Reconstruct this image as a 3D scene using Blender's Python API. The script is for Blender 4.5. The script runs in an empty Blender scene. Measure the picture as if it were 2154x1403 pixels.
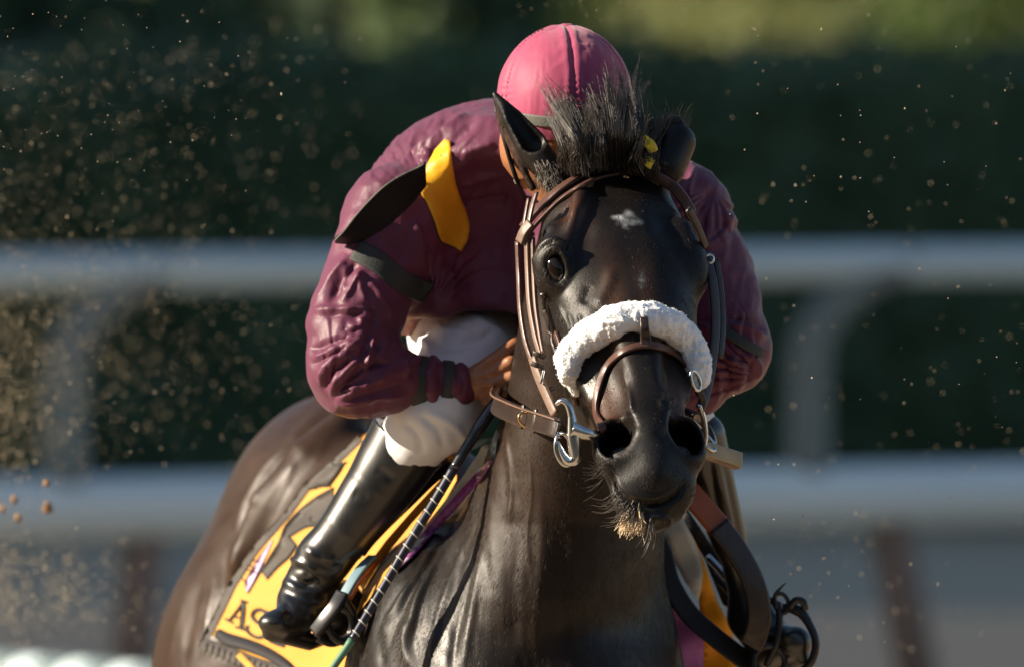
import bpy, math, random
import numpy as np
from mathutils import Vector, Matrix

random.seed(7)
rng = np.random.default_rng(7)
sc = bpy.context.scene

# ------------------------------------------------------------------ camera
# The photograph is a telephoto shot: 1 m is 1500 photo pixels at the horse's face, 20 m away.
S, DIST, CU, CV = 1500.0, 20.0, 1077.0, 701.5
PITCH = math.radians(1.528)
CAM_Z = 2.1
FWD = np.array([0.0, math.cos(PITCH), -math.sin(PITCH)])
UPV = np.array([0.0, math.sin(PITCH), math.cos(PITCH)])
RGT = np.array([1.0, 0.0, 0.0])
CAM = np.array([0.0, -DIST, CAM_Z])

cam = bpy.data.cameras.new('camera')
camo = bpy.data.objects.new('camera', cam)
sc.collection.objects.link(camo)
camo.location = CAM
camo.rotation_euler = (math.pi / 2 - PITCH, 0, 0)
cam.sensor_width = 36
cam.lens = 36 * DIST / (2154 / S)
cam.clip_start = 1
cam.clip_end = 3000
cam.dof.use_dof = True
cam.dof.focus_distance = DIST + 0.02
cam.dof.aperture_fstop = 5.0
sc.camera = camo

# ------------------------------------------------------------------ light
SUN = Vector((-0.89, -0.10, 0.43)).normalized()          # towards the sun
wd = bpy.data.worlds.new('World')
sc.world = wd
wd.use_nodes = True
wn = wd.node_tree
bg = wn.nodes['Background']
sky = wn.nodes.new('ShaderNodeTexSky')
sky.sky_type = 'NISHITA'
sky.sun_disc = False
sky.sun_elevation = math.asin(SUN.z)
sky.sun_rotation = math.atan2(SUN.x, SUN.y)
wn.links.new(sky.outputs[0], bg.inputs[0])
bg.inputs[1].default_value = 0.056
sl = bpy.data.lights.new('sun', 'SUN')
sl.energy = 5.0
sl.angle = math.radians(0.5)
sl.color = (1.0, 0.86, 0.68)
so = bpy.data.objects.new('sun', sl)
sc.collection.objects.link(so)
so.rotation_euler = SUN.to_track_quat('Z', 'Y').to_euler()
sc.view_settings.view_transform = 'Standard'
sc.view_settings.look = 'None'
sc.view_settings.exposure = 1.15
sc.view_settings.gamma = 1.0
sc.view_settings.use_curve_mapping = False
sc.cycles.use_denoising = True
sc.cycles.max_bounces = 8

# ------------------------------------------------------------------ helpers
def W(p):
    """photo pixel u, v and depth w (in pixels of the focal plane, away from the camera) -> world"""
    p = np.asarray(p, dtype=np.float64).reshape(-1, 3)
    dist = DIST + p[:, 2] / S
    k = dist / (DIST * S)
    return (CAM + FWD * dist[:, None] + RGT * ((p[:, 0] - CU) * k)[:, None] - UPV * ((p[:, 1] - CV) * k)[:, None])

def pix(u, v, y):
    """world point seen at pixel u, v at y metres beyond the horse's face"""
    return W([[u, v, y * S]])[0]

def empty(name, label=None, cat=None, loc=(0, 0, 0), group=None):
    o = bpy.data.objects.new(name, None)
    sc.collection.objects.link(o)
    o.location = loc
    if label: o['label'] = label
    if cat: o['category'] = cat
    if group: o['group'] = group
    return o

def tag(o, label=None, cat=None, kind=None, group=None):
    if label: o['label'] = label
    if cat: o['category'] = cat
    if kind: o['kind'] = kind
    if group: o['group'] = group
    return o

def link(name, verts, faces, mat, parent=None, smooth=True, px=True):
    """one mesh object; verts in pixel space (px) or world; faces list or (n,4)/(n,3) array"""
    verts = np.asarray(verts, dtype=np.float64).reshape(-1, 3)
    co = W(verts) if px else verts
    if parent is not None:
        co = co - np.array(parent_world(parent))
    me = bpy.data.meshes.new(name)
    if isinstance(faces, np.ndarray):
        n, k = faces.shape
        me.vertices.add(len(co))
        me.vertices.foreach_set('co', co.astype(np.float32).ravel())
        me.loops.add(n * k)
        me.loops.foreach_set('vertex_index', faces.astype(np.int32).ravel())
        me.polygons.add(n)
        me.polygons.foreach_set('loop_start', np.arange(0, n * k, k, dtype=np.int32))
        me.polygons.foreach_set('loop_total', np.full(n, k, dtype=np.int32))
        me.update(calc_edges=True)
        me.validate()
    else:
        me.from_pydata([tuple(c) for c in co], [], faces)
        me.update()
    me.polygons.foreach_set('use_smooth', np.full(len(me.polygons), smooth))
    if isinstance(mat, (list, tuple)):
        for m in mat: me.materials.append(m)
    else:
        me.materials.append(mat)
    o = bpy.data.objects.new(name, me)
    sc.collection.objects.link(o)
    if parent is not None: o.parent = parent
    return o

def parent_world(o):
    p = np.array(o.location)
    q = o.parent
    while q is not None:
        p = p + np.array(q.location)
        q = q.parent
    return p

def catmull(pts, n=8):
    pts = np.asarray(pts, dtype=np.float64)
    if len(pts) < 3:
        t = np.linspace(0, 1, n + 1)[:, None]
        return pts[0] * (1 - t) + pts[-1] * t
    P = np.vstack([2 * pts[0] - pts[1], pts, 2 * pts[-1] - pts[-2]])
    out = []
    t = np.linspace(0, 1, n, endpoint=False)[:, None]
    for i in range(1, len(P) - 2):
        a, b, c, d = P[i - 1], P[i], P[i + 1], P[i + 2]
        out.append(0.5 * (2 * b + (c - a) * t + (2 * a - 5 * b + 4 * c - d) * t * t + (3 * b - a - 3 * c + d) * t ** 3))
    out.append(pts[-1:])
    return np.vstack(out)

def nrm(v):
    v = np.asarray(v, dtype=np.float64)
    return v / (np.linalg.norm(v, axis=-1, keepdims=True) + 1e-9)

def noise3(p, scale, seed=0, octaves=1):
    """cheap value noise on points (n,3), in -1..1"""
    p = np.asarray(p, dtype=np.float64) / scale
    out = np.zeros(len(p)); amp = 1.0; tot = 0
    for o in range(octaves):
        q = p * (2 ** o) + o * 17.3
        i = np.floor(q).astype(np.int64); f = q - i
        f = f * f * (3 - 2 * f)
        acc = np.zeros(len(p))
        for dx in (0, 1):
            for dy in (0, 1):
                for dz in (0, 1):
                    h = ((i[:, 0] + dx) * 73856093) ^ ((i[:, 1] + dy) * 19349663) ^ ((i[:, 2] + dz) * 83492791) ^ (seed * 2654435)
                    h = (h * 1103515245 + 12345) & 0x7fffffff
                    h = (h ^ (h >> 13)) * 1274126177 & 0x7fffffff
                    val = (h & 0xffff) / 32767.5 - 1
                    wgt = (f[:, 0] if dx else 1 - f[:, 0]) * (f[:, 1] if dy else 1 - f[:, 1]) * (f[:, 2] if dz else 1 - f[:, 2])
                    acc += val * wgt
        out += acc * amp; tot += amp; amp *= 0.5
    return out / tot

# ---------------------------------------------------------- sculpting field
class Field:
    """a signed distance field on a rectilinear grid in pixel space, meshed with surface nets"""
    def __init__(s, gu, gv, gw):
        s.g = [np.asarray(a, dtype=np.float32) for a in (gu, gv, gw)]
        s.F = np.full([len(a) for a in s.g], 1e3, dtype=np.float32)
    def box(s, lo, hi):
        sl = []
        for a, l, h in zip(s.g, lo, hi):
            i, j = np.searchsorted(a, l), np.searchsorted(a, h)
            sl.append(slice(max(i - 1, 0), min(j + 1, len(a))))
        sl = tuple(sl)
        u, v, w = (a[q] for a, q in zip(s.g, sl))
        return sl, u[:, None, None], v[None, :, None], w[None, None, :]
    def op(s, sl, d, k, mode):
        F = s.F[sl]
        if F.size == 0: return
        d = d.astype(np.float32)
        if mode == 'add':
            if k > 0:
                h = np.maximum(k - np.abs(F - d), 0) / k
                s.F[sl] = np.minimum(F, d) - h * h * k * 0.25
            else: s.F[sl] = np.minimum(F, d)
        else:
            d = -d
            if k > 0:
                h = np.maximum(k - np.abs(F - d), 0) / k
                s.F[sl] = np.maximum(F, d) + h * h * k * 0.25
            else: s.F[sl] = np.maximum(F, d)
    def tube(s, pts, rad, k=30, mode='add', sq=(1, 1, 1)):
        """chain of round cones; sq stretches the section along u, v, w"""
        pts = np.asarray(pts, dtype=np.float32); sq = np.asarray(sq, dtype=np.float32)
        m = k + 40
        R = np.broadcast_to(np.asarray(rad, dtype=np.float32), (len(pts),))
        ext = R.max() * sq.max() + m
        sl, u, v, w = s.box(pts.min(0) - ext, pts.max(0) + ext)
        best = None
        U, V, Wd = u / sq[0], v / sq[1], w / sq[2]
        Q = pts / sq
        for i in range(len(Q) - 1):
            a, b = Q[i], Q[i + 1]; ab = b - a; L2 = float(ab @ ab) + 1e-6
            du, dv, dw = U - a[0], V - a[1], Wd - a[2]
            t = np.clip((du * ab[0] + dv * ab[1] + dw * ab[2]) / L2, 0, 1)
            d = np.sqrt((du - t * ab[0]) ** 2 + (dv - t * ab[1]) ** 2 + (dw - t * ab[2]) ** 2) - (R[i] + t * (R[i + 1] - R[i]))
            best = d if best is None else np.minimum(best, d)
        s.op(sl, best * float(sq.min()), k, mode)
    def ell(s, c, r, k=30, mode='add', axes=None):
        c = np.asarray(c, dtype=np.float32); r = np.asarray(r, dtype=np.float32)
        ext = r.max() + k + 40
        if axes is None:
            e = r + k + 40
            sl, u, v, w = s.box(c - e, c + e)
            x, y, z = (u - c[0]), (v - c[1]), (w - c[2])
        else:
            A = np.asarray(axes, dtype=np.float32)
            e = np.sqrt(((A * (r + k + 40)[:, None]) ** 2).sum(0))
            sl, u, v, w = s.box(c - e, c + e)
            du, dv, dw = u - c[0], v - c[1], w - c[2]
            x, y, z = (A[i, 0] * du + A[i, 1] * dv + A[i, 2] * dw for i in range(3))
        k0 = np.sqrt((x / r[0]) ** 2 + (y / r[1]) ** 2 + (z / r[2]) ** 2)
        k1 = np.sqrt((x / r[0] ** 2) ** 2 + (y / r[1] ** 2) ** 2 + (z / r[2] ** 2) ** 2) + 1e-9
        d = k0 * (k0 - 1) / k1
        s.op(sl, np.clip(d, -300, 400), k, mode)
    def loft(s, axis, tab, k=30, p=2.2, mode='add'):
        """superellipse sections stacked along one axis: rows of (pos, c1, c2, a1, a2)"""
        T = np.asarray(tab, dtype=np.float32)
        o = [i for i in range(3) if i != axis]
        lo = np.zeros(3); hi = np.zeros(3)
        lo[axis], hi[axis] = T[0, 0], T[-1, 0]
        for n, i in enumerate(o):
            lo[i] = (T[:, 1 + n] - T[:, 3 + n]).min() - k - 60; hi[i] = (T[:, 1 + n] + T[:, 3 + n]).max() + k + 60
        sl, *X = s.box(lo, hi)
        q = X[axis]
        f = [np.interp(q.ravel(), T[:, 0], T[:, j]).reshape(q.shape) for j in range(1, 5)]
        # smooth the interpolated tables a little
        e1 = np.abs((X[o[0]] - f[0]) / f[2]); e2 = np.abs((X[o[1]] - f[1]) / f[3])
        d = ((e1 ** p + e2 ** p) ** (1 / p) - 1) * np.minimum(f[2], f[3])
        s.op(sl, np.clip(d, -300, 400), k, mode)
    def front(s, u, v):
        """depth of the first surface met along the view at pixel (u, v); nan if none"""
        gu, gv, gw = s.g
        i = np.clip(np.searchsorted(gu, u) - 1, 0, len(gu) - 2); j = np.clip(np.searchsorted(gv, v) - 1, 0, len(gv) - 2)
        a = (u - gu[i]) / (gu[i + 1] - gu[i]); b = (v - gv[j]) / (gv[j + 1] - gv[j])
        c = s.F[i, j] * (1 - a) * (1 - b) + s.F[i + 1, j] * a * (1 - b) + s.F[i, j + 1] * (1 - a) * b + s.F[i + 1, j + 1] * a * b
        h = np.nonzero(c < 0)[0]
        if len(h) == 0: return float('nan')
        n = h[0]
        if n == 0: return float(gw[0])
        t = c[n - 1] / (c[n - 1] - c[n])
        t = min(max(t, 0), 1)
        return float(gw[n - 1] + t * (gw[n] - gw[n - 1]))
    def normal(s, u, v, e=9):
        c = s.front(u, v)
        ws = [s.front(u + e, v), s.front(u - e, v), s.front(u, v + e), s.front(u, v - e)]
        ws = [c if (x != x or abs(x - c) > 4 * e) else x for x in ws]
        return nrm(np.array([(ws[0] - ws[1]) / (2 * e), (ws[2] - ws[3]) / (2 * e), -1.0]))
    def mesh(s, smooth=1):
        F = s.F; gu, gv, gw = s.g
        ins = F < 0
        n = np.zeros([x - 1 for x in F.shape], dtype=np.int8)
        for a in (0, 1):
            for b in (0, 1):
                for c in (0, 1):
                    n += ins[a:F.shape[0] - 1 + a, b:F.shape[1] - 1 + b, c:F.shape[2] - 1 + c]
        cells = np.argwhere((n > 0) & (n < 8))
        dims = np.array(n.shape)
        del n
        I, J, K = cells.T
        acc = np.zeros((len(cells), 3)); cnt = np.zeros(len(cells))
        cor = [(a, b, c) for a in (0, 1) for b in (0, 1) for c in (0, 1)]
        val = {q: F[I + q[0], J + q[1], K + q[2]] for q in cor}
        for q in cor:
            for ax in range(3):
                if q[ax] == 0:
                    r = list(q); r[ax] = 1; r = tuple(r)
                    fa, fb = val[q], val[r]
                    m = (fa < 0) != (fb < 0)
                    t = np.where(m, fa / np.where(m, fa - fb, 1), 0)
                    pos = np.repeat(np.array(q, dtype=float)[None], len(cells), 0)
                    pos[:, ax] = t
                    acc += pos * m[:, None]; cnt += m
        fr = acc / cnt[:, None]
        V = np.stack([g[x] + (g[x + 1] - g[x]) * fr[:, i] for i, (g, x) in enumerate(((gu, I), (gv, J), (gw, K)))], 1)
        flat = (I * dims[1] + J) * dims[2] + K           # sorted, argwhere is C order
        faces = []
        for ax in range(3):
            b, c = [(1, 2), (2, 0), (0, 1)][ax]
            s0 = [slice(None)] * 3; s1 = [slice(None)] * 3
            s0[ax] = slice(0, F.shape[ax] - 1); s1[ax] = slice(1, F.shape[ax])
            A, B = ins[tuple(s0)], ins[tuple(s1)]
            e = np.argwhere(A != B)
            ok = (e[:, b] > 0) & (e[:, c] > 0) & (e[:, b] < F.shape[b] - 1) & (e[:, c] < F.shape[c] - 1)
            e = e[ok]
            sgn = A[tuple(e.T)]
            qs = []
            for ob, oc in ((-1, -1), (0, -1), (0, 0), (-1, 0)):
                x = e.copy(); x[:, b] += ob; x[:, c] += oc
                qs.append(np.searchsorted(flat, (x[:, 0] * dims[1] + x[:, 1]) * dims[2] + x[:, 2]))
            q = np.stack(qs, 1)
            q[~sgn] = q[~sgn][:, ::-1]
            faces.append(q)
        faces = np.vstack(faces)
        for _ in range(smooth):
            V = lap(V, faces, 0.5)
        return V, faces

def lap(V, faces, f):
    a = faces.ravel(); b = np.roll(faces, -1, 1).ravel()
    n = len(V)
    cnt = np.bincount(a, minlength=n) + np.bincount(b, minlength=n)
    out = np.empty_like(V)
    for i in range(3):
        sm = np.bincount(a, V[b, i], minlength=n) + np.bincount(b, V[a, i], minlength=n)
        out[:, i] = V[:, i] * (1 - f) + f * sm / np.maximum(cnt, 1)
    return out

def vnormals(V, faces):
    p = V[faces]
    fn = np.cross(p[:, 2] - p[:, 0], p[:, 3] - p[:, 1]) if faces.shape[1] == 4 else np.cross(p[:, 1] - p[:, 0], p[:, 2] - p[:, 0])
    N = np.zeros_like(V)
    for j in range(faces.shape[1]):
        for i in range(3):
            N[:, i] += np.bincount(faces[:, j], fn[:, i], minlength=len(V))
    return nrm(N)

def seg_dist(P, line):
    """distance of points (n,2) to a polyline and the parameter 0..1 along it"""
    line = np.asarray(line, dtype=np.float64)
    best = np.full(len(P), 1e9); par = np.zeros(len(P)); side = np.zeros(len(P))
    m = len(line) - 1
    for i in range(m):
        a, b = line[i], line[i + 1]; ab = b - a
        t = np.clip(((P - a) @ ab) / (ab @ ab + 1e-9), 0, 1)
        q = P - a - t[:, None] * ab
        d = np.sqrt((q ** 2).sum(1))
        c = d < best
        best[c] = d[c]; par[c] = (i + t[c]) / m
        side[c] = np.sign(ab[0] * q[c, 1] - ab[1] * q[c, 0])
    return best, par, side

def creases(V, N, lines, sharp=False):
    """press traced folds into a surface: rows (points, width, height); height < 0 is a groove"""
    out = np.zeros(len(V))
    face = N[:, 2] < 0.25
    for pts, wd_, h in lines:
        c = catmull(np.array(pts, dtype=float), 6)
        lo, hi = c.min(0) - 3 * wd_, c.max(0) + 3 * wd_
        m = face & (V[:, 0] > lo[0]) & (V[:, 0] < hi[0]) & (V[:, 1] > lo[1]) & (V[:, 1] < hi[1])
        if not m.any(): continue
        d, t, sd = seg_dist(V[m][:, :2], c)
        env = np.clip(np.minimum(t, 1 - t) * 5, 0, 1)
        out[m] += h * (np.exp(-np.abs(d) / np.where(sd > 0, wd_ * 1.5, wd_ * 0.75)) if sharp and h > 0 else np.exp(-(d / wd_) ** 2)) * env
    return V + N * out[:, None]

# ------------------------------------------------------------ simple shapes
def ribbon(name, P, Nn, width, thick, mat, parent=None, taper=None, seg=None, round_ends=False):
    """a flat strap swept along P (n,3) with surface normals Nn"""
    P = np.asarray(P, dtype=float); Nn = nrm(np.asarray(Nn, dtype=float))
    n = len(P)
    T = np.gradient(P, axis=0); T = nrm(T)
    B = nrm(np.cross(T, Nn)); Nn = nrm(np.cross(B, T))
    width = np.broadcast_to(np.asarray(width, dtype=float), (n,)); thick = np.broadcast_to(np.asarray(thick, dtype=float), (n,))
    prof = [(-1, .3), (-.86, .9), (-.74, 1.0), (0, .86), (.74, 1.0), (.86, .9), (1, .3), (1, -.6), (.85, -1), (-.85, -1), (-1, -.6)]
    m = len(prof)
    V = []
    for a, b in prof:
        V.append(P + B * (width * 0.5 * a)[:, None] + Nn * (thick * 0.5 * b)[:, None])
    V = np.stack(V, 1).reshape(-1, 3)
    F = []
    for i in range(n - 1):
        for j in range(m):
            k = (j + 1) % m
            F.append((i * m + j, i * m + k, (i + 1) * m + k, (i + 1) * m + j))
    F.append(tuple(range(m))[::-1]); F.append(tuple((n - 1) * m + j for j in range(m)))
    F = [f[::-1] for f in F]
    return link(name, V, F, mat, parent)

def frames(P):
    T = nrm(np.gradient(P, axis=0))
    up = np.array([0.0, 0.3, -1.0])
    A = np.cross(T, up)
    bad = np.linalg.norm(A, axis=1) < 0.2
    A[bad] = np.cross(T[bad], np.array([1.0, 0, 0]))
    A = nrm(A); B = nrm(np.cross(T, A))
    return A, B

def tube_mesh(P, rad, m=10, cap=True):
    P = np.asarray(P, dtype=float); n = len(P)
    rad = np.broadcast_to(np.asarray(rad, dtype=float), (n,))
    A, B = frames(P)
    th = np.linspace(0, 2 * math.pi, m, endpoint=False)
    V = (P[:, None] + (A[:, None] * np.cos(th)[None, :, None] + B[:, None] * np.sin(th)[None, :, None]) * rad[:, None, None]).reshape(-1, 3)
    F = []
    for i in range(n - 1):
        for j in range(m):
            k = (j + 1) % m
            F.append((i * m + j, i * m + k, (i + 1) * m + k, (i + 1) * m + j))
    if cap:
        F.append(tuple(range(m))[::-1]); F.append(tuple((n - 1) * m + j for j in range(m)))
    return V, F

def tube(name, P, rad, mat, parent=None, m=10):
    V, F = tube_mesh(P, rad, m)
    return link(name, V, F, mat, parent)

def ring(name, c, ax, ay, r, t, mat, parent=None, n=28, m=8, r2=None):
    """torus round the plane spanned by ax, ay"""
    c = np.asarray(c, float); ax = nrm(np.asarray(ax, float)); ay = nrm(np.asarray(ay, float)); az = np.cross(ax, ay)
    r2 = r2 or r
    V, F = [], []
    for i in range(n):
        a = 2 * math.pi * i / n
        d = ax * math.cos(a) * r + ay * math.sin(a) * r2
        dn = nrm(d)
        for j in range(m):
            b = 2 * math.pi * j / m
            V.append(c + d + dn * t * math.cos(b) + az * t * math.sin(b))
    for i in range(n):
        for j in range(m):
            F.append((i * m + j, ((i + 1) % n) * m + j, ((i + 1) % n) * m + (j + 1) % m, i * m + (j + 1) % m))
    return link(name, V, F, mat, parent)

def sphere(name, c, r, mat, parent=None, n=24, m=16, axes=None, px=True):
    c = np.asarray(c, float); r = np.broadcast_to(np.asarray(r, float), (3,))
    A = np.eye(3) if axes is None else np.asarray(axes)
    V = [c + A[2] * r[2]]
    for i in range(1, m):
        ph = math.pi * i / m
        for j in range(n):
            th = 2 * math.pi * j / n
            V.append(c + A[0] * r[0] * math.sin(ph) * math.cos(th) + A[1] * r[1] * math.sin(ph) * math.sin(th) + A[2] * r[2] * math.cos(ph))
    V.append(c - A[2] * r[2])
    F = [(0, 1 + j, 1 + (j + 1) % n) for j in range(n)]
    for i in range(m - 2):
        for j in range(n):
            a, b = 1 + i * n + j, 1 + i * n + (j + 1) % n
            F.append((a, a + n, b + n, b))
    e = len(V) - 1; s0 = 1 + (m - 2) * n
    F += [(e, s0 + (j + 1) % n, s0 + j) for j in range(n)]
    return link(name, V, F, mat, parent, px=px)

def strands(lines, r0, m=3, taper=0.06):
    """many hairs as thin tapered tubes in one mesh"""
    V, F, o = [], [], 0
    for ln, r in zip(lines, r0):
        n = len(ln)
        rad = r * np.linspace(1, taper, n)
        v, f = tube_mesh(ln, rad, m, cap=False)
        V.append(v); F.append(np.array(f) + o); o += len(v)
    return np.vstack(V), np.vstack(F)

def sheet(name, fn, nu, nv, thick, mat, parent=None):
    """thin cloth or leather panel: fn(a, b) for a, b in 0..1 gives pixel-space points; given real thickness"""
    A, B = np.meshgrid(np.linspace(0, 1, nu), np.linspace(0, 1, nv), indexing='ij')
    P = fn(A.ravel(), B.ravel())
    idx = np.arange(nu * nv).reshape(nu, nv)
    q = np.stack([idx[:-1, :-1], idx[1:, :-1], idx[1:, 1:], idx[:-1, 1:]], -1).reshape(-1, 4)
    N = vnormals(P, q)
    if N[:, 2].mean() > 0: N = -N; q = q[:, ::-1]
    V = np.vstack([P, P - N * thick])
    n = len(P)
    F = [tuple(x) for x in q] + [tuple(x[::-1] + n) for x in q]
    edge = list(idx[:, 0]) + list(idx[-1, 1:]) + list(idx[::-1, -1][1:]) + list(idx[0, ::-1][1:-1])
    for i in range(len(edge)):
        a, b = edge[i], edge[(i + 1) % len(edge)]
        F.append((a, b, b + n, a + n))
    return link(name, V, F, mat, parent)

def poly_on(name, pts, wf, thick, mat, parent=None, dens=9, close=True):
    """a printed or sewn patch: polygon of pixels laid on the surface w = wf(u, v), with a little thickness"""
    import bmesh
    pts = np.array(pts, dtype=float)
    bm = bmesh.new()
    vs = [bm.verts.new((p[0], p[1], 0)) for p in pts]
    bm.faces.new(vs)
    bmesh.ops.triangulate(bm, faces=bm.faces[:])
    for _ in range(7):
        le = [e for e in bm.edges if e.calc_length() > dens * 2.2]
        if not le or len(bm.verts) > 6000: break
        bmesh.ops.subdivide_edges(bm, edges=le, cuts=1)
        bmesh.ops.triangulate(bm, faces=bm.faces[:])
    bm.verts.index_update()
    P = np.array([v.co[:] for v in bm.verts])
    P[:, 2] = wf(P[:, 0], P[:, 1])
    fs = [[v.index for v in f.verts] for f in bm.faces]
    bd = [(e.verts[0].index, e.verts[1].index) for e in bm.edges if len(e.link_faces) == 1]
    bm.free()
    p = P[np.array(fs)]
    s = np.cross(p[:, 1] - p[:, 0], p[:, 2] - p[:, 0])[:, 2]
    fs = [f if z < 0 else f[::-1] for f, z in zip(fs, s)]
    n = len(P)
    V = np.vstack([P, P + np.array([0, 0, thick])])
    F = fs + [[i + n for i in f[::-1]] for f in fs] + [(a, b, b + n, a + n) for a, b in bd]
    return link(name, V, F, mat, parent)

# --------------------------------------------------------------- materials
def mat(name, base, rough=0.5, spec=0.5, metal=0.0, var=None, vscale=8.0, bump=0.0, bscale=60.0, sheen=0.0, coat=0.0,
        stretch=None, detail=4.0, subsurf=0.0, trans=0.0, rvar=0.0):
    m = bpy.data.materials.new(name); m.use_nodes = True
    nt = m.node_tree; N = nt.nodes; L = nt.links
    b = N['Principled BSDF']
    b.inputs['Base Color'].default_value = (*base, 1)
    b.inputs['Roughness'].default_value = rough
    b.inputs['Specular IOR Level'].default_value = spec
    b.inputs['Metallic'].default_value = metal
    b.inputs['Sheen Weight'].default_value = sheen
    b.inputs['Coat Weight'].default_value = coat
    b.inputs['Coat Roughness'].default_value = 0.15
    if subsurf:
        b.inputs['Subsurface Weight'].default_value = subsurf
        b.inputs['Subsurface Radius'].default_value = (0.02, 0.008, 0.004)
        b.inputs['Subsurface Scale'].default_value = 0.5
    tc = N.new('ShaderNodeTexCoord')
    src = tc.outputs['Object']
    if stretch:
        mp = N.new('ShaderNodeMapping'); mp.inputs['Scale'].default_value = stretch
        L.new(src, mp.inputs[0]); src = mp.outputs[0]
    if var is not None:
        nz = N.new('ShaderNodeTexNoise'); nz.inputs['Scale'].default_value = vscale; nz.inputs['Detail'].default_value = detail
        L.new(src, nz.inputs['Vector'])
        cr = N.new('ShaderNodeValToRGB')
        cr.color_ramp.elements[0].position = 0.35; cr.color_ramp.elements[1].position = 0.68
        cr.color_ramp.elements[0].color = (*base, 1); cr.color_ramp.elements[1].color = (*var, 1)
        L.new(nz.outputs['Fac'], cr.inputs[0]); L.new(cr.outputs[0], b.inputs['Base Color'])
        if rvar:
            mr = N.new('ShaderNodeMapRange'); mr.inputs[3].default_value = rough - rvar; mr.inputs[4].default_value = rough + rvar
            L.new(nz.outputs['Fac'], mr.inputs[0]); L.new(mr.outputs[0], b.inputs['Roughness'])
    if bump:
        nb = N.new('ShaderNodeTexNoise'); nb.inputs['Scale'].default_value = bscale; nb.inputs['Detail'].default_value = 5
        L.new(src, nb.inputs['Vector'])
        bp = N.new('ShaderNodeBump'); bp.inputs['Strength'].default_value = bump; bp.inputs['Distance'].default_value = 0.004
        L.new(nb.outputs['Fac'], bp.inputs['Height']); L.new(bp.outputs[0], b.inputs['Normal'])
    return m

def attr_mat(name, rough=0.4, spec=0.5, bump=0.0, bscale=80, stretch=None, sheen=0.0, coat=0.0, tint=None):
    """colour stored per vertex ('Col'), own markings and some painted light and shade"""
    m = mat(name, (0.1, 0.1, 0.1), rough, spec, bump=bump, bscale=bscale, stretch=stretch, sheen=sheen, coat=coat)
    nt = m.node_tree
    a = nt.nodes.new('ShaderNodeAttribute'); a.attribute_name = 'Col'
    nz = nt.nodes.new('ShaderNodeTexNoise'); nz.inputs['Scale'].default_value = 22; nz.inputs['Detail'].default_value = 8
    tc = [n for n in nt.nodes if n.type == 'TEX_COORD'][0]
    nt.links.new(tc.outputs['Object'], nz.inputs['Vector'])
    mr = nt.nodes.new('ShaderNodeMapRange'); mr.inputs[3].default_value = 0.55; mr.inputs[4].default_value = 1.45
    nt.links.new(nz.outputs['Fac'], mr.inputs[0])
    mx = nt.nodes.new('ShaderNodeVectorMath'); mx.operation = 'SCALE'
    nt.links.new(a.outputs['Color'], mx.inputs[0]); nt.links.new(mr.outputs[0], mx.inputs['Scale'])
    nt.links.new(mx.outputs[0], nt.nodes['Principled BSDF'].inputs['Base Color'])
    n2 = nt.nodes.new('ShaderNodeTexNoise'); n2.inputs['Scale'].default_value = 13; n2.inputs['Detail'].default_value = 6
    nt.links.new(tc.outputs['Object'], n2.inputs['Vector'])
    m2 = nt.nodes.new('ShaderNodeMapRange'); m2.inputs[1].default_value = 0.3; m2.inputs[2].default_value = 0.7
    m2.inputs[3].default_value = rough - 0.12; m2.inputs[4].default_value = rough + 0.16
    nt.links.new(n2.outputs['Fac'], m2.inputs[0]); nt.links.new(m2.outputs[0], nt.nodes['Principled BSDF'].inputs['Roughness'])
    return m

def set_col(o, C):
    a = o.data.color_attributes.new('Col', 'FLOAT_COLOR', 'POINT')
    a.data.foreach_set('color', np.hstack([C, np.ones((len(C), 1))]).astype(np.float32).ravel())

M = {}
M['coat'] = attr_mat('bay_coat', rough=0.43, spec=0.30, bump=0.12, bscale=620, stretch=(1, 1, 0.3))
M['coat_hair'] = mat('coat_hair', (0.014, 0.010, 0.008), 0.5, 0.2, var=(0.032, 0.021, 0.014), vscale=30)
M['eye'] = mat('eye_gloss', (0.010, 0.006, 0.004), 0.09, 0.45)
M['eye_white'] = mat('eye_white', (0.5, 0.46, 0.4), 0.15)
M['hair'] = mat('black_hair', (0.012, 0.010, 0.009), 0.42, 0.6)
M['hair_grey'] = mat('grey_and_lit_hair', (0.10, 0.085, 0.07), 0.45, 0.6)
M['hair_tan'] = mat('pale_whisker', (0.75, 0.58, 0.36), 0.5, 0.5)
M['silk'] = mat('maroon_silk', (0.122, 0.029, 0.062), 0.5, 0.36, var=(0.102, 0.024, 0.053), vscale=5, bump=0.2, bscale=95, sheen=0.06)
M['cap'] = mat('cap_silk', (0.35, 0.050, 0.115), 0.58, 0.28, var=(0.31, 0.043, 0.102), vscale=6, bump=0.06, bscale=90, sheen=0.3)
M['cap_thread'] = mat('cap_thread', (0.12, 0.012, 0.03), 0.8)
M['yellow_silk'] = mat('yellow_silk', (0.80, 0.42, 0.015), 0.45, 0.35, var=(0.75, 0.38, 0.012), vscale=14, bump=0.15, bscale=40)
M['black_cloth'] = mat('black_cloth', (0.006, 0.006, 0.008), 0.6, 0.25, bump=0.1, bscale=200)
M['elastic'] = mat('dark_elastic', (0.028, 0.034, 0.030), 0.6, 0.4, bump=0.3, bscale=500, var=(0.045, 0.05, 0.045), vscale=30)
M['grey_elastic'] = mat('grey_elastic', (0.13, 0.13, 0.11), 0.6, 0.4, bump=0.2, bscale=300)
M['breeches'] = mat('white_breeches', (0.80, 0.82, 0.84), 0.55, 0.4, bump=0.12, bscale=25, var=(0.73, 0.75, 0.77), vscale=9)
M['boot'] = mat('patent_boot', (0.004, 0.0048, 0.005), 0.33, 0.85, coat=0.0, bump=0.05, bscale=40, var=(0.012, 0.012, 0.012), vscale=25, rvar=0.06)
M['boot_top'] = mat('boot_cuff', (0.11, 0.10, 0.085), 0.4)
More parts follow.
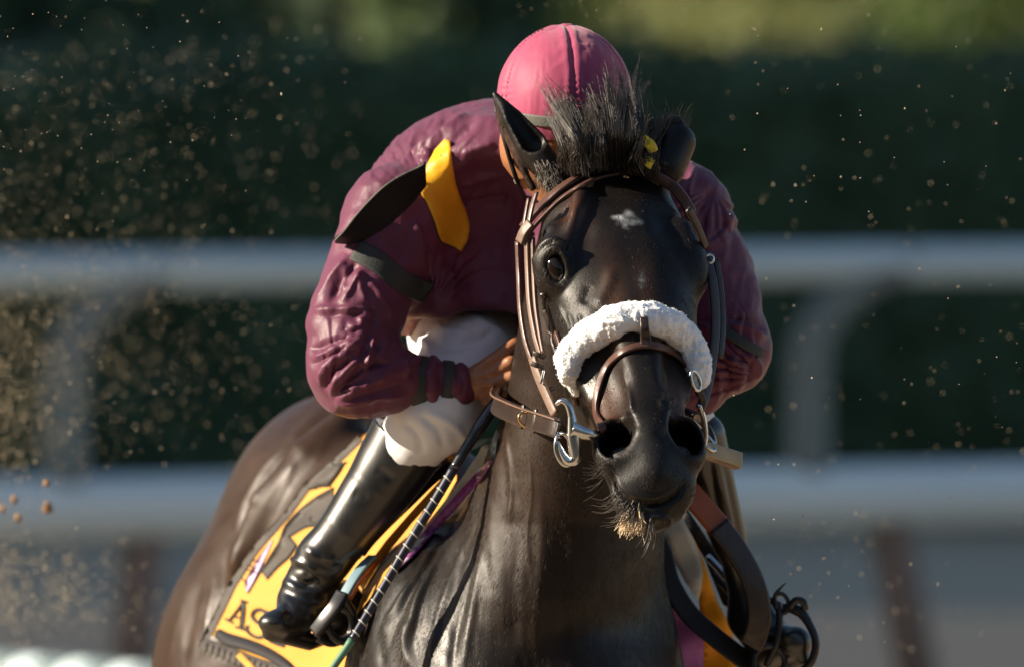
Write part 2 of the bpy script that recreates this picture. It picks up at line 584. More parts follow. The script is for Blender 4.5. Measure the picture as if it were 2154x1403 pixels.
M['boot_olive'] = mat('boot_dull', (0.035, 0.036, 0.02), 0.3, 0.5, coat=0.3, bump=0.2, bscale=30)
M['skin'] = mat('tanned_skin', (0.36, 0.155, 0.07), 0.42, 0.5, var=(0.28, 0.115, 0.05), vscale=18, bump=0.25, bscale=120, subsurf=0.12)
M['leather'] = mat('brown_leather', (0.075, 0.034, 0.025), 0.38, 0.5, var=(0.10, 0.048, 0.034), vscale=25, bump=0.12, bscale=140)
M['leather_dark'] = mat('dark_leather', (0.022, 0.014, 0.011), 0.35, 0.5, var=(0.034, 0.022, 0.016), vscale=30, bump=0.15, bscale=120)
M['leather_tan'] = mat('tan_leather', (0.165, 0.098, 0.068), 0.45, 0.4, var=(0.13, 0.075, 0.05), vscale=18, bump=0.12, bscale=120)
M['leather_orange'] = mat('chestnut_leather', (0.33, 0.085, 0.022), 0.4, 0.5, var=(0.26, 0.06, 0.016), vscale=20, bump=0.15, bscale=100)
M['webbing'] = mat('black_webbing', (0.02, 0.02, 0.02), 0.5, 0.4, bump=0.2, bscale=300)
M['steel'] = mat('steel', (0.62, 0.63, 0.62), 0.2, 0.5, metal=1.0, bump=0.05, bscale=60)
M['steel_dark'] = mat('dark_steel', (0.02, 0.021, 0.024), 0.3, 0.5, metal=0.2)
M['brass'] = mat('brass', (0.75, 0.5, 0.2), 0.25, 0.5, metal=1.0)
M['cream_block'] = mat('pale_leather', (0.40, 0.33, 0.20), 0.5, 0.4, var=(0.34, 0.27, 0.16), vscale=30)
def fleece_mat():
    m = mat('white_fleece', (0.9, 0.92, 0.93), 0.85, 0.15, bump=0.5, bscale=150, sheen=0.3)
    return m
M['fleece'] = fleece_mat()
M['cloth_yellow'] = mat('yellow_cloth', (0.56, 0.29, 0.055), 0.6, 0.3, var=(0.50, 0.255, 0.045), vscale=10, bump=0.12, bscale=50)
M['cloth_yellow_deep'] = mat('deep_yellow_cloth', (0.80, 0.33, 0.005), 0.5, 0.35, var=(0.72, 0.28, 0.005), vscale=10, bump=0.1, bscale=40)
M['cloth_grey'] = mat('grey_cloth', (0.075, 0.066, 0.058), 0.6, 0.3, var=(0.06, 0.052, 0.045), vscale=25, bump=0.15, bscale=160)
M['cloth_purple'] = mat('purple_cloth', (0.40, 0.14, 0.48), 0.5, 0.35, var=(0.33, 0.11, 0.40), vscale=15, bump=0.1, bscale=60)
M['cloth_plum'] = mat('plum_cloth', (0.30, 0.06, 0.27), 0.35, 0.45, bump=0.1, bscale=60)
M['cloth_mauve'] = mat('mauve_print', (0.62, 0.40, 0.60), 0.6)
M['cloth_pale'] = mat('pale_felt', (0.66, 0.66, 0.56), 0.75, 0.3, var=(0.58, 0.57, 0.48), vscale=20, bump=0.2, bscale=120)
M['cloth_teal'] = mat('teal_cloth', (0.16, 0.27, 0.32), 0.5)
M['white_cloth'] = mat('white_cloth', (0.72, 0.74, 0.76), 0.6)
M['ink'] = mat('black_print', (0.012, 0.011, 0.012), 0.6)
M['whip_black'] = mat('whip_black', (0.012, 0.013, 0.018), 0.22, 0.6, coat=0.4)
M['whip_blue'] = mat('whip_shaft', (0.015, 0.018, 0.035), 0.3, 0.6)
M['whip_green'] = mat('whip_green', (0.10, 0.22, 0.14), 0.35)
M['whip_white'] = mat('whip_thread', (0.55, 0.55, 0.5), 0.5)
M['tag_yellow'] = mat('yellow_tag', (0.62, 0.50, 0.03), 0.4)
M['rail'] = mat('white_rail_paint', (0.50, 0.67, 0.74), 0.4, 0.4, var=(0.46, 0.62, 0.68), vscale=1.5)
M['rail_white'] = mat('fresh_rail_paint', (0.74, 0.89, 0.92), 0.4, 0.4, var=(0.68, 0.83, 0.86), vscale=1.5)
M['post_brown'] = mat('weathered_timber', (0.24, 0.18, 0.145), 0.8, var=(0.28, 0.21, 0.17), vscale=4)
M['clod'] = mat('sandy_clod', (0.52, 0.46, 0.34), 0.9, 0.2, var=(0.34, 0.28, 0.18), vscale=3)
M['clod_brown'] = mat('brown_clod', (0.34, 0.21, 0.11), 0.95, 0.1, var=(0.24, 0.15, 0.08), vscale=20)
M['bracket'] = mat('grey_bracket', (0.16, 0.22, 0.23), 0.5, var=(0.13, 0.18, 0.19), vscale=3)
M['brightened_sand'] = mat('brightened_sand', (0.74, 0.53, 0.34), 0.95, 0.2, var=(0.66, 0.46, 0.29), vscale=0.7)
M['path'] = mat('grey_path', (0.44, 0.41, 0.31), 0.95, 0.2, var=(0.38, 0.35, 0.26), vscale=0.6)
M['leaf_dark'] = mat('hedge_leaf', (0.085, 0.155, 0.078), 0.5, 0.4, var=(0.06, 0.11, 0.055), vscale=1.5)
M['leaf_mid'] = mat('bush_leaf', (0.13, 0.18, 0.04), 0.5, 0.4, var=(0.09, 0.14, 0.03), vscale=1.0)
M['leaf_gold'] = mat('golden_leaf', (0.23, 0.24, 0.08), 0.5, 0.4, var=(0.15, 0.18, 0.05), vscale=1.0)
M['bark'] = mat('bark', (0.06, 0.045, 0.035), 0.9, 0.2, bump=0.6, bscale=12)
M['sand'] = mat('track_sand', (0.42, 0.31, 0.21), 0.95, 0.2, var=(0.36, 0.265, 0.175), vscale=0.8, bump=0.4, bscale=12)
M['turf'] = mat('turf', (0.10, 0.125, 0.07), 0.9, 0.2, var=(0.08, 0.10, 0.06), vscale=0.3, bump=0.4, bscale=10)
M['blocker'] = mat('concrete', (0.36, 0.34, 0.31), 0.85, var=(0.3, 0.28, 0.26), vscale=0.5)

# ================================================================ setting
def quad_obj(name, pts, m, kind='structure'):
    o = link(name, pts, [tuple(range(len(pts)))], m, None, smooth=False, px=False)
    o['kind'] = kind
    return o

quad_obj('track', [(-900, -120, 0), (900, -120, 0), (900, 18.5, 0), (-900, 18.5, 0)], M['sand'])
quad_obj('outer_track', [(-900, 18.5, 0), (900, 18.5, 0), (900, 25.5, 0), (-900, 25.5, 0)], M['brightened_sand'])  # same track sand, brightened in colour to offset the dark shade
quad_obj('path', [(-900, 25.5, 0), (900, 25.5, 0), (900, 33.5, 0), (-900, 33.5, 0)], M['path'])
quad_obj('lawn', [(-900, 33.5, 0), (900, 33.5, 0), (1500, 2600, 0), (-1500, 2600, 0)], M['turf'])

# unseen tiered block added beyond the left edge: it keeps the far rails and the hedge in the shade
def shade_blocker(y0, y1):
    V, F = [], []
    def bx(x0, x1, y0, y1, z0, z1):
        o = len(V)
        V.extend([(x, y, z) for x in (x0, x1) for y in (y0, y1) for z in (z0, z1)])
        for f in ((0, 1, 3, 2), (4, 6, 7, 5), (0, 4, 5, 1), (2, 3, 7, 6), (0, 2, 6, 4), (1, 5, 7, 3)):
            F.append(tuple(o + i for i in f))
    bx(-58, -40, y0, y1, 0, 19.0)
    for i in range(10):
        bx(-40 + i * 1.5 + 0.002, -38.5 + i * 1.5, y0, y1, 0, 12 - i * 1.15)
    bx(-57, -26, y0 + .4, y1 - .4, 19.003, 19.6)
    bx(-39.9, -27, y0 + .2, y1 - .2, 12.6, 18.4)
    o = link('shade_blocker', V, F, M['blocker'], None, smooth=False, px=False)
    o['kind'] = 'structure'
shade_blocker(12.5, 66)
shade_blocker(-75, -6.5)  # second unseen block, added to cut sunlit ground bounce before the horse

# unseen leafy screen added behind the camera, blocks low sky fill
def sky_blocker():
    r = np.random.default_rng(44)
    xs = np.linspace(-120, 120, 90); zs = np.linspace(0, 1, 14)
    X, Z = np.meshgrid(xs, zs, indexing='ij')
    top = 15 + 4 * noise3(np.stack([xs, xs * 0, xs * 0], 1), 9, 3, 3)
    P = np.stack([X.ravel(), np.zeros(X.size), (Z * top[:, None]).ravel()], 1)
    P[:, 1] = -46 - 0.002 * P[:, 0] ** 2 * -1 * 0 + 2.5 * noise3(P, 5, 6, 3) - 3 * (P[:, 2] / 15) ** 2
    i = np.arange(90 * 14).reshape(90, 14)
    q = np.stack([i[:-1, :-1], i[:-1, 1:], i[1:, 1:], i[1:, :-1]], -1).reshape(-1, 4)
    v2 = P + [0, -9, 0]
    o = link('sky_blocker', np.vstack([P, v2]), np.vstack([q, q[:, ::-1] + len(P)]), M['leaf_dark'], None, px=False)
    o['kind'] = 'stuff'; o['label'] = 'unseen dark leafy screen added behind the camera to block low sky'; o['category'] = 'wood'
sky_blocker()

def leaf_cloud(centers, size, jitter, seed, flat=0.0):
    """leaf-shaped quads (bent diamonds) at the given points"""
    r = np.random.default_rng(seed)
    n = len(centers)
    c = np.asarray(centers) + r.normal(0, jitter, (n, 3))
    a = nrm(r.normal(0, 1, (n, 3))); b = nrm(np.cross(a, r.normal(0, 1, (n, 3))))
    s = size * r.uniform(0.6, 1.4, (n, 1))
    V = np.stack([c - a * s, c + b * s * 0.55, c + a * s, c - b * s * 0.55], 1).reshape(-1, 3)
    return V, np.arange(n * 4).reshape(n, 4)

def hedge():
    root = empty('hedge', 'long dark green clipped hedge behind the two far white rails', 'hedge', (0, 32.6, 0))
    r = np.random.default_rng(3)
    nx, nz = 150, 16
    V, F = [], []
    xs = np.linspace(-17, 17, nx); zs = np.linspace(0, 1.68, nz)
    X, Z = np.meshgrid(xs, zs, indexing='ij')
    p = np.stack([X.ravel(), np.zeros(X.size), Z.ravel()], 1)
    Y = 32.2 + noise3(p, 0.7, 5, 3) * 0.16
    fr = np.stack([X.ravel(), Y, Z.ravel()], 1)
    top = np.stack([xs, np.full(nx, 33.2), 1.68 + noise3(np.stack([xs, xs * 0, xs * 0], 1), 0.9, 2) * 0.05], 1)
    bk = np.stack([xs, np.full(nx, 33.4), np.zeros(nx)], 1)
    V = np.vstack([fr, top, bk])
    i = np.arange(nx * nz).reshape(nx, nz)
    F = [q for q in np.stack([i[:-1, :-1], i[1:, :-1], i[1:, 1:], i[:-1, 1:]], -1).reshape(-1, 4).tolist()]
    t0 = nx * nz; b0 = t0 + nx
    for k in range(nx - 1):
        F.append([i[k, -1], i[k + 1, -1], t0 + k + 1, t0 + k]); F.append([t0 + k, t0 + k + 1, b0 + k + 1, b0 + k])
    link('branches', V, [tuple(map(int, f)) for f in F], M['leaf_dark'], root, px=False)
    n = 26000
    x = r.uniform(-9, 9, n); z = r.uniform(0, 1.72, n)
    y = 32.15 + noise3(np.stack([x, x * 0, z], 1), 0.7, 5, 3) * 0.16
    c = np.stack([x, y, z], 1)
    m = r.random(n) < 0.2
    c[m, 2] = 1.70 + r.normal(0, 0.025, m.sum()); c[m, 1] = r.uniform(32.2, 33.2, m.sum())
    v, f = leaf_cloud(c, 0.045, 0.03, 4)
    tag(link('foliage', v, f, M['leaf_dark'], root, smooth=False, px=False), kind='stuff')
hedge()

def tree(name, label, u, y, half, top, mcrown, seed, nleaf=5000, base=0.0, leaf=0.09, group=None):
    x = pix(u, 0, y)[0]
    root = empty(name, label, 'tree' if 'tree' in name or 'cypress' in name else 'bush', (x, y, 0), group)
    r = np.random.default_rng(seed)
    P = np.array([(x + 0.05 * math.sin(i * 1.7 + seed), y, top * 0.8 * i / 6) for i in range(7)])
    V, F = tube_mesh(P, np.linspace(0.09 * half + 0.05, 0.02, 7), 8)
    link('trunk', V, F, M['bark'], root, px=False)
    # clumps of leaves spread through the crown
    nc = 46
    cc = []
    for i in range(nc):
        h = r.uniform(0, 1); a = r.uniform(0, 2 * math.pi)
        rr = half * (1 - 0.55 * abs(h - 0.4) ** 1.2) * math.sqrt(r.uniform(0.15, 1))
        cc.append((x + rr * math.cos(a), y + rr * math.sin(a), base + (top - base) * h))
    cc = np.array(cc)
    for i in range(5):
        q = cc[i * 7]
        L = np.array([(x, y, max(0.2, q[2] - 0.5 * half)), (x * .5 + q[0] * .5, y * .5 + q[1] * .5, q[2] - 0.2 * half), q])
        V, F = tube_mesh(L, [0.05, 0.035, 0.01], 6)
        link('limb', V, F, M['bark'], root, px=False)
    c = cc[r.integers(0, nc, nleaf)] + r.normal(0, half * 0.2, (nleaf, 3))
    c[:, 2] = np.abs(c[:, 2])
    v, f = leaf_cloud(c, leaf, 0.02, seed + 1)
    tag(link('crown', v, f, mcrown, root, smooth=False, px=False), kind='stuff')

tree('cypress', 'dark evergreen tree rising above the hedge in the top left corner', 130, 46, 0.95, 4.2, M['leaf_dark'], 11, 9000)
tree('cypress', 'dark evergreen tree above the hedge between the pale bush and the red cap', 735, 48, 0.72, 4.6, M['leaf_dark'], 12, 9000)
G = 'sunlit bushes beyond the hedge'
tree('bush', 'pale sunlit bush seen between the two dark evergreens', 478, 96, 0.62, 3.3, M['leaf_gold'], 13, 4000, 0.9, group=G)
tree('bush', 'green sunlit bush just left of the top of the red cap', 960, 110, 1.3, 3.0, M['leaf_mid'], 14, 4000, group=G)
tree('bush', 'large golden sunlit bush right of the red cap', 1520, 118, 2.2, 3.4, M['leaf_gold'], 15, 6000, group=G)
tree('bush', 'smaller golden bush between the large golden one and the top right corner', 1745, 114, 1.3, 3.2, M['leaf_gold'], 16, 4000, group=G)
tree('bush', 'green bush at the top right corner of the view', 2110, 110, 1.2, 3.3, M['leaf_mid'], 17, 4000, group=G)

for uu, yy, hf, mm, ll in ((1110, 128, 2.0, 'leaf_mid', 'wide green bush directly behind the red cap'), (1325, 130, 1.6, 'leaf_mid', 'green bush between the red cap and the large golden bush'), (1930, 126, 1.9, 'leaf_mid', 'wide dull green bush between the smaller golden bush and the corner bush')):
    tree('bush', ll, uu, yy, hf, 3.0, M[mm], uu, 5000, group=G)

# the far rail: two white tubes on curved brackets, with timber struts below
def far_rail():
    a = np.array([-7.0, 15.4 + 0.0, 0]); d = nrm(np.array([1.0, 0.44, 0]))
    def at(u, z):
        """point of the rail line at photo column u"""
        # the line passes 17.5 m behind the face at the middle of the view
        x0, y0 = 0.0, 17.5
        k = (u - CU) / (S * DIST)
        # x = k * (DIST + y), (x, y) = (t*dx, y0 + t*dy)
        t = k * (DIST + y0) / (d[0] - k * d[1])
        return np.array([t * d[0], y0 + t * d[1], z])
    root = empty('racing_rail', 'far white double rail with curved brackets in the shade behind the horse', 'rail', tuple(at(CU, 0)))
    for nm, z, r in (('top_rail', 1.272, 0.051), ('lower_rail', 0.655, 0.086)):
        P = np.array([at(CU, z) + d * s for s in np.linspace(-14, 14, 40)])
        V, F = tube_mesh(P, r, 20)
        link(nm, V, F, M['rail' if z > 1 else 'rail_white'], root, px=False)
    for ub in (135, 1700, -1430, 3270):
        p = at(ub, 0)
        P = catmull([p + [0, 0, 0.70], p + [0, 0, 0.98], p + d * 0.02 + [0, 0, 1.09], p + d * 0.09 + [0, 0, 1.18], p + d * 0.19 + [0, 0, 1.24], p + d * 0.30 + [0, 0, 1.28]], 6)
        V, F = tube_mesh(P, np.linspace(0.058, 0.05, len(P)), 14)
        link('bracket', V, F, M['bracket'], root, px=False)
    for ub, l in ((285, -0.03), (1905, 0.06), (-1290, 0.03), (3500, 0.05)):
        p = at(ub, 0)
        P = np.array([p - d * l * 1.0 + [0, 0, 0.64], p + d * l * 1.2 + [0, 0, 0.0]])
        V, F = tube_mesh(P, 0.058, 10)
        link('strut', V, F, M['post_brown'], root, px=False)
far_rail()

def near_rail():
    A, B = pix(-420, 1412, 11.6), pix(2900, 1680, 7.0)
    root = empty('inner_rail', 'sunlit white padded rail with painted grey blue shadow bands in the bottom left corner', 'rail', tuple((A + B) / 2 * [1, 1, 0]))
    n = 60
    P = np.array([A + (B - A) * t for t in np.linspace(0, 1, n)])
    V, F = tube_mesh(P, 0.075, 18)
    link('rail_tube', V, F, M['rail_white'], root, px=False)
    mw = mat('grey_blue_shadow', (0.16, 0.22, 0.23), 0.6)  # shadow dapples on the rail, painted as dark bands
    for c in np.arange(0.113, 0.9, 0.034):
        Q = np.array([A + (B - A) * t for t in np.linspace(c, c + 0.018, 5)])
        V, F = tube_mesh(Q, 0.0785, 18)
        link('shadow_band', V, F, mw, root, px=False)
    for t in (0.02, 0.35, 0.68, 0.98):
        p = A + (B - A) * t
        V, F = tube_mesh(np.array([p - [0, 0, 0.05], [p[0], p[1], 0.0]]), 0.04, 10)
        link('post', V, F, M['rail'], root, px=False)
near_rail()
# ================================================================ horse
# head frame: n runs down the face from poll to muzzle, X is lateral (to the right of the picture), Dv is out of the face
P0 = np.array([1285.0, 352.0, 250.0])
n_ = nrm(np.array([108.0, 650.0, -600.0]))
X_ = np.array([0.985, -0.06, 0.17]); X_ = nrm(X_ - n_ * (X_ @ n_))
D_ = np.cross(n_, X_)
if D_[1] > 0: D_ = -D_
HA = np.stack([X_, n_, D_])
def sq_(s): return s if s < 500 else 500 + (s - 500) * 0.92
def H(x, s, d):
    s = sq_(s)
    return P0 + X_ * x + n_ * s + D_ * d

def axis(*segs):
    out = []
    for a, b, st in segs:
        out.append(np.arange(a, b, st))
    return np.concatenate(out + [[segs[-1][1]]])

HF = Field(axis((230, 700, 9), (700, 1000, 6), (1000, 1540, 4), (1540, 1600, 10)),
           axis((150, 1130, 4), (1130, 1440, 6), (1440, 3090, 26)),
           axis((-440, 380, 4), (380, 900, 8), (900, 3300, 16)))

# ---- trunk, neck, legs
HF.loft(1, [(340, 1268, 420, 70, 70), (400, 1268, 440, 112, 120), (500, 1260, 500, 128, 150), (620, 1250, 560, 146, 180), (720, 1243, 600, 158, 210), (860, 1230, 690, 170, 262),
            (1000, 1206, 790, 198, 325), (1100, 1184, 850, 214, 365), (1180, 1164, 890, 233, 400), (1260, 1136, 920, 260, 425), (1340, 1110, 950, 288, 440),
            (1420, 1092, 980, 322, 460), (1560, 1085, 1010, 345, 480), (1680, 1085, 1040, 300, 430), (1760, 1090, 1080, 200, 330)], k=0, p=2.15)
HF.ell((905, 1400, 900), (160, 270, 270), 90)          # shoulder, left of picture
HF.ell((1290, 1470, 880), (130, 230, 260), 80)
HF.ell((1030, 1500, 640), (120, 170, 120), 90)         # breast muscles
HF.ell((1215, 1500, 640), (120, 170, 120), 80)
HF.tube([(1070, 1420, 1100), (990, 1400, 1600), (880, 1360, 2200)], [330, 350, 320], 120)
HF.ell((738, 1175, 2480), (292, 355, 430), 90)         # croup
HF.ell((612, 1455, 2430), (296, 395, 400), 70)         # thigh
HF.ell((845, 1235, 2060), (285, 325, 300), 46)         # hip and flank
HF.ell((1080, 1250, 1250), (170, 260, 420), 120)       # withers
HF.tube([(760, 850, 2150), (640, 960, 2080), (560, 1060, 2080), (505, 1180, 2100)], [24, 34, 34, 24], 90)
def leg(p, r): HF.tube(p, r, 50)
leg([(930, 1560, 900), (900, 1950, 820), (880, 2300, 860), (880, 2440, 880), (870, 2800, 1120), (860, 2870, 1150)], [140, 95, 62, 66, 40, 48])
leg([(1290, 1560, 860), (1300, 1950, 640), (1310, 2280, 420), (1310, 2420, 400), (1300, 2820, 420), (1300, 2900, 400)], [130, 90, 60, 64, 40, 50])
leg([(600, 1640, 2450), (590, 1980, 2250), (580, 2260, 2600), (575, 2330, 2620), (570, 2760, 2480), (570, 2860, 2420)], [230, 150, 70, 74, 46, 54])
leg([(880, 1600, 2450), (880, 1980, 2200), (880, 2260, 2500), (880, 2330, 2520), (880, 2760, 2350), (880, 2860, 2280)], [220, 150, 70, 74, 46, 54])
for q in ((860, 2930, 1130), (1300, 2965, 380), (570, 2930, 2400), (880, 2930, 2260)):
    HF.ell(q, (64, 70, 74), 20)

# ---- head, lofted along n with a taper towards the jaw
tab = np.array([  # s, half width, top d, bottom d, taper, power
    (-70, 50, -70, -170, .1, 2.1), (-30, 105, -40, -215, .15, 2.1), (20, 150, -14, -250, .2, 2.2), (90, 170, 4, -290, .3, 2.3), (160, 176, 14, -325, .38, 2.35),
    (230, 182, 14, -345, .42, 2.35), (300, 180, 9, -350, .42, 2.3), (370, 168, 4, -340, .42, 2.2), (440, 146, 1, -318, .4, 2.2), (520, 121, -1, -285, .36, 2.25),
    (600, 104, -3, -255, .28, 2.3), (680, 95, -9, -238, .2, 2.3), (750, 94, -22, -232, .12, 2.3), (810, 90, -44, -226, .08, 2.2), (860, 80, -76, -212, .06, 2.2),
    (895, 60, -108, -190, .05, 2.1), (912, 34, -130, -170, .05, 2.1)], dtype=np.float32)
tab[:, 0] = [sq_(x) for x in tab[:, 0]]
sl, u, v, w = HF.box((1020, 200, -470), (1560, 1180, 640))
du, dv, dw = u - P0[0], v - P0[1], w - P0[2]
hx = X_[0] * du + X_[1] * dv + X_[2] * dw
hs = n_[0] * du + n_[1] * dv + n_[2] * dw
hd = D_[0] * du + D_[1] * dv + D_[2] * dw
def it(j): return np.interp(hs.ravel(), tab[:, 0], tab[:, j]).reshape(hs.shape).astype(np.float32)
a_, t_, b_, tp, pw = (it(j) for j in range(1, 6))
mid = (t_ + b_) / 2; hh = (t_ - b_) / 2
q = np.clip((t_ - hd) / (2 * hh), 0, 1)
ae = a_ * (1 - tp * q ** 1.3)
e1 = np.abs(hx) / ae; e2 = np.abs(hd - mid) / hh
dd = ((e1 ** pw + e2 ** pw) ** (1 / pw) - 1) * np.minimum(ae, hh)
dd = np.maximum(dd, np.maximum(-75 - hs, hs - 888))
HF.op(sl, np.clip(dd, -200, 300), 55, 'add')
del du, dv, dw, hx, hs, hd, a_, t_, b_, tp, pw, mid, hh, q, ae, e1, e2, dd, u, v, w

def he(c, r, k, mode='add'): HF.ell(H(*c), r, k, mode, axes=HA)
def ht(pts, rad, k, mode='add'): HF.tube([H(*p) for p in pts], rad, k, mode)
for sx in (-1, 1):
    he((sx * 92, 330, -235), (30, 165, 125), 50)                       # jowl
    ht([(sx * 104, 400, -105), (sx * 112, 470, -110), (sx * 98, 560, -120)], [14, 15, 8], 30)   # facial crest
    he((sx * 118, 150, 14), (36, 58, 20), 44, 'sub')                    # hollow above the eye
    if sx < 0: ht([(sx * 70, 70, 2), (sx * 92, 130, 12), (sx * 118, 205, -2)], [5, 7, 5], 50)           # frontal ridge
    ht([(sx * 138, 150, -36), (sx * 150, 205, -50), (sx * 152, 262, -72)], [14, 20, 14], 46)    # orbit
    he((sx * 84, 540, -42), (24, 90, 26), 60, 'sub')                   # hollow beside the nasal bone
    he((sx * 74, 640, -34), (18, 46, 18), 50, 'sub')
    ht([(sx * 62, 300, -96), (sx * 44, 520, -250), (sx * 30, 740, -232)], [40, 40, 36], 40)     # jaw bars
he((0, 700, -22), (38, 60, 16), 30)
# nostrils: flared rims and deep openings
for sx in (-1, 1):
    C = np.array([sx * 68, 752, -92.0])
    he(C + [sx * 2, 0, 4], (50, 66, 54), 26)
    he(C + [sx * 10, -28, 2], (34, 44, 48), 20)
for sx in (-1, 1):
    HF.ell(H(sx * 71, 746, -64), (36, 50, 80), 16, 'sub', axes=np.stack([nrm(X_ + sx * -0.16 * n_), nrm(n_ + sx * 0.16 * X_), nrm(np.cross(X_, n_) if np.cross(X_, n_)[1] < 0 else -np.cross(X_, n_))]))
    he((sx * 62, 772, -96), (26, 28, 26), 18)                            # inner floor fold
he((0, 800, -78), (44, 70, 46), 30)
he((0, 842, -120), (84, 54, 54), 30)                                   # upper lip
he((0, 806, -214), (66, 62, 44), 22)                                   # lower lip
he((0, 770, -246), (50, 52, 40), 24)                                   # chin
ht([(-84, 800, -188), (-62, 856, -184), (0, 882, -178), (62, 856, -184), (84, 800, -188)], [5, 6, 6, 6, 5], 8, 'sub')   # mouth line
ht([(-58, 845, -165), (0, 872, -160), (58, 845, -165)], [10, 12, 10], 16)

# eye seen in the picture
EYE_UV = (1169, 563)
ew = HF.front(*EYE_UV)
EYE = np.array([EYE_UV[0], EYE_UV[1], ew + 14.0])
HF.ell(EYE, (46, 56, 44), 30)                                          # lids bulge
HF.ell(EYE + [0, 4, -26], (19, 30, 30), 5, 'sub', axes=[nrm([1, -.28, .4]), nrm([.28, 1, 0]), nrm([-.4, 0, 1])])
HF.tube(catmull([EYE + [-30, 0, -20], EYE + [-22, -26, -32], EYE + [-4, -40, -42], EYE + [16, -30, -46], EYE + [26, -6, -44]], 4), 7, 9)      # upper lid
HF.tube(catmull([EYE + [-40, -16, -10], EYE + [-30, -44, -20], EYE + [-6, -60, -32], EYE + [20, -50, -38]], 4), 7, 16)   # brow fold
HF.tube(catmull([EYE + [-28, 6, -22], EYE + [-16, 30, -32], EYE + [6, 42, -38], EYE + [24, 28, -42], EYE + [27, 4, -44]], 4), 5.5, 8)          # lower lid
# the other eye, on the shaded side
EYE2 = H(140, 232, -84)
HF.ell(EYE2, (40, 50, 40), 40)

# ---- ears (thin walls, hollow)
def ear(base, tip, width, face, k, cup, depth, bend=0.0):
    base, tip = np.array(base, float), np.array(tip, float)
    L = np.linalg.norm(tip - base); ax = (tip - base) / L
    f = np.array(face, float); f = nrm(f - ax * (f @ ax)); sd = nrm(np.cross(ax, f))
    A = np.stack([sd, ax, f])
    pts = [base - ax * 30, base + ax * L * .3 + f * bend, base + ax * L * .65 + f * bend, tip]
    Fd = np.full_like(HF.F[:1, :1, :1], 0)
    HF.tube(pts, [width * .9, width, width * .66, 4], k, sq=(1, 1, 1))
    q = [p + f * depth for p in pts]
    HF.tube(q[1:], [width * .78, width * .54, 1], 6, 'sub')
ear((1148, 350, 300), (1040, 196, 330), 34, (0.35, -0.30, -1.0), 24, 0, 24)
HF.tube([(1120, 395, 300), (1085, 330, 312), (1050, 262, 322), (1040, 200, 330)], [9, 7, 5, 3], 8)    # outer rim
HF.tube([(1398, 352, 300), (1424, 300, 320), (1420, 262, 335)], [44, 40, 20], 26)                    # ear folded back

HV, HFc = HF.mesh(smooth=2)
HN = vnormals(HV, HFc)
# ---- skin folds and veins on the chest, the shoulder and the quarters
fold = [
    ([(985, 1060), (940, 1150), (880, 1250), (840, 1403)], 9, 9), ([(960, 1080), (905, 1180), (850, 1270), (800, 1403)], 8, -9), ([(1000, 1090), (960, 1190), (925, 1290), (900, 1403)], 9, 9),
    ([(930, 1120), (880, 1200), (820, 1290), (785, 1380)], 7, 8), ([(1010, 1120), (985, 1230), (960, 1330), (945, 1420)], 9, -8), ([(1022, 1110), (1005, 1220), (985, 1330), (975, 1420)], 10, 8),
    ([(900, 1160), (850, 1230), (800, 1310)], 6, -6), ([(975, 1085), (930, 1170), (890, 1260), (868, 1360)], 6, -7),
    ([(860, 1300), (850, 1350), (870, 1420)], 12, 10), ([(820, 1290), (800, 1340), (800, 1410)], 10, -8),
    ([(1040, 900), (1045, 1000), (1035, 1110), (1040, 1240)], 14, 6), ([(1085, 960), (1090, 1100), (1080, 1250), (1090, 1400)], 16, -5), ([(1130, 1000), (1140, 1150), (1130, 1300), (1130, 1403)], 14, 6),
    ([(1180, 1100), (1185, 1230), (1180, 1403)], 18, -5),
    ([(690, 850), (610, 930), (560, 985), (520, 1050), (490, 1120)], 10, 8), ([(660, 900), (590, 970), (545, 1040), (505, 1110)], 14, -12),
    ([(480, 1150), (470, 1220), (478, 1300), (470, 1390)], 6, -12), ([(455, 1180), (445, 1260), (430, 1340)], 6, 9), ([(500, 1130), (492, 1200), (490, 1260)], 8, 8),
    ([(430, 1180), (410, 1270), (385, 1403)], 10, -9), ([(405, 1200), (375, 1300), (350, 1403)], 8, 7),
    ([(1210, 770), (1225, 860), (1250, 940)], 5, 3),
    ([(1195, 655), (1215, 720)], 6, 4), ([(1172, 640), (1196, 690), (1204, 740)], 4, 4), ([(1196, 690), (1216, 700), (1232, 690)], 3.5, 3.5), ([(1150, 620), (1160, 680), (1176, 730)], 4, 3.5), ([(1216, 660), (1228, 690)], 3.5, 3), ([(1060, 900), (1075, 1010), (1068, 1120)], 5, 5), ([(1110, 930), (1118, 1040), (1108, 1130), (1120, 1230)], 5, 4), ([(620, 960), (600, 1020), (570, 1080)], 5, 4), ([(700, 900), (660, 980), (640, 1060)], 5, 4), ([(1255, 650), (1275, 610), (1290, 560)], 14, 5), ([(1225, 640), (1240, 600)], 9, -5),
    ([(1310, 770), (1325, 830), (1330, 870)], 5, 5), ([(1395, 770), (1400, 820), (1395, 860)], 5, 4), ([(1400, 850), (1420, 842)], 5, 5), ([(1388, 838), (1392, 862)], 4, 4),
    ([(1284, 990), (1298, 1034), (1335, 1058), (1380, 1062), (1422, 1044), (1442, 1008)], 6, -16), ([(1292, 985), (1308, 1024), (1340, 1042), (1380, 1046), (1416, 1030)], 7, 5), ([(1300, 1064), (1340, 1086), (1385, 1088), (1424, 1066)], 9, 6),
]
def q_far(p): return max(q[0] for q in p) < 720
fold = [(p, w_, h * (1.0 if h in (-16,) or min(q[1] for q in p) < 900 else (0.42 if q_far(p) else 0.62))) for p, w_, h in fold]
HV = creases(HV, HN, fold)
bod = (HV[:, 1] > 1000) & (HV[:, 2] > 380)
st = HV * [1, 0.22, 0.35]
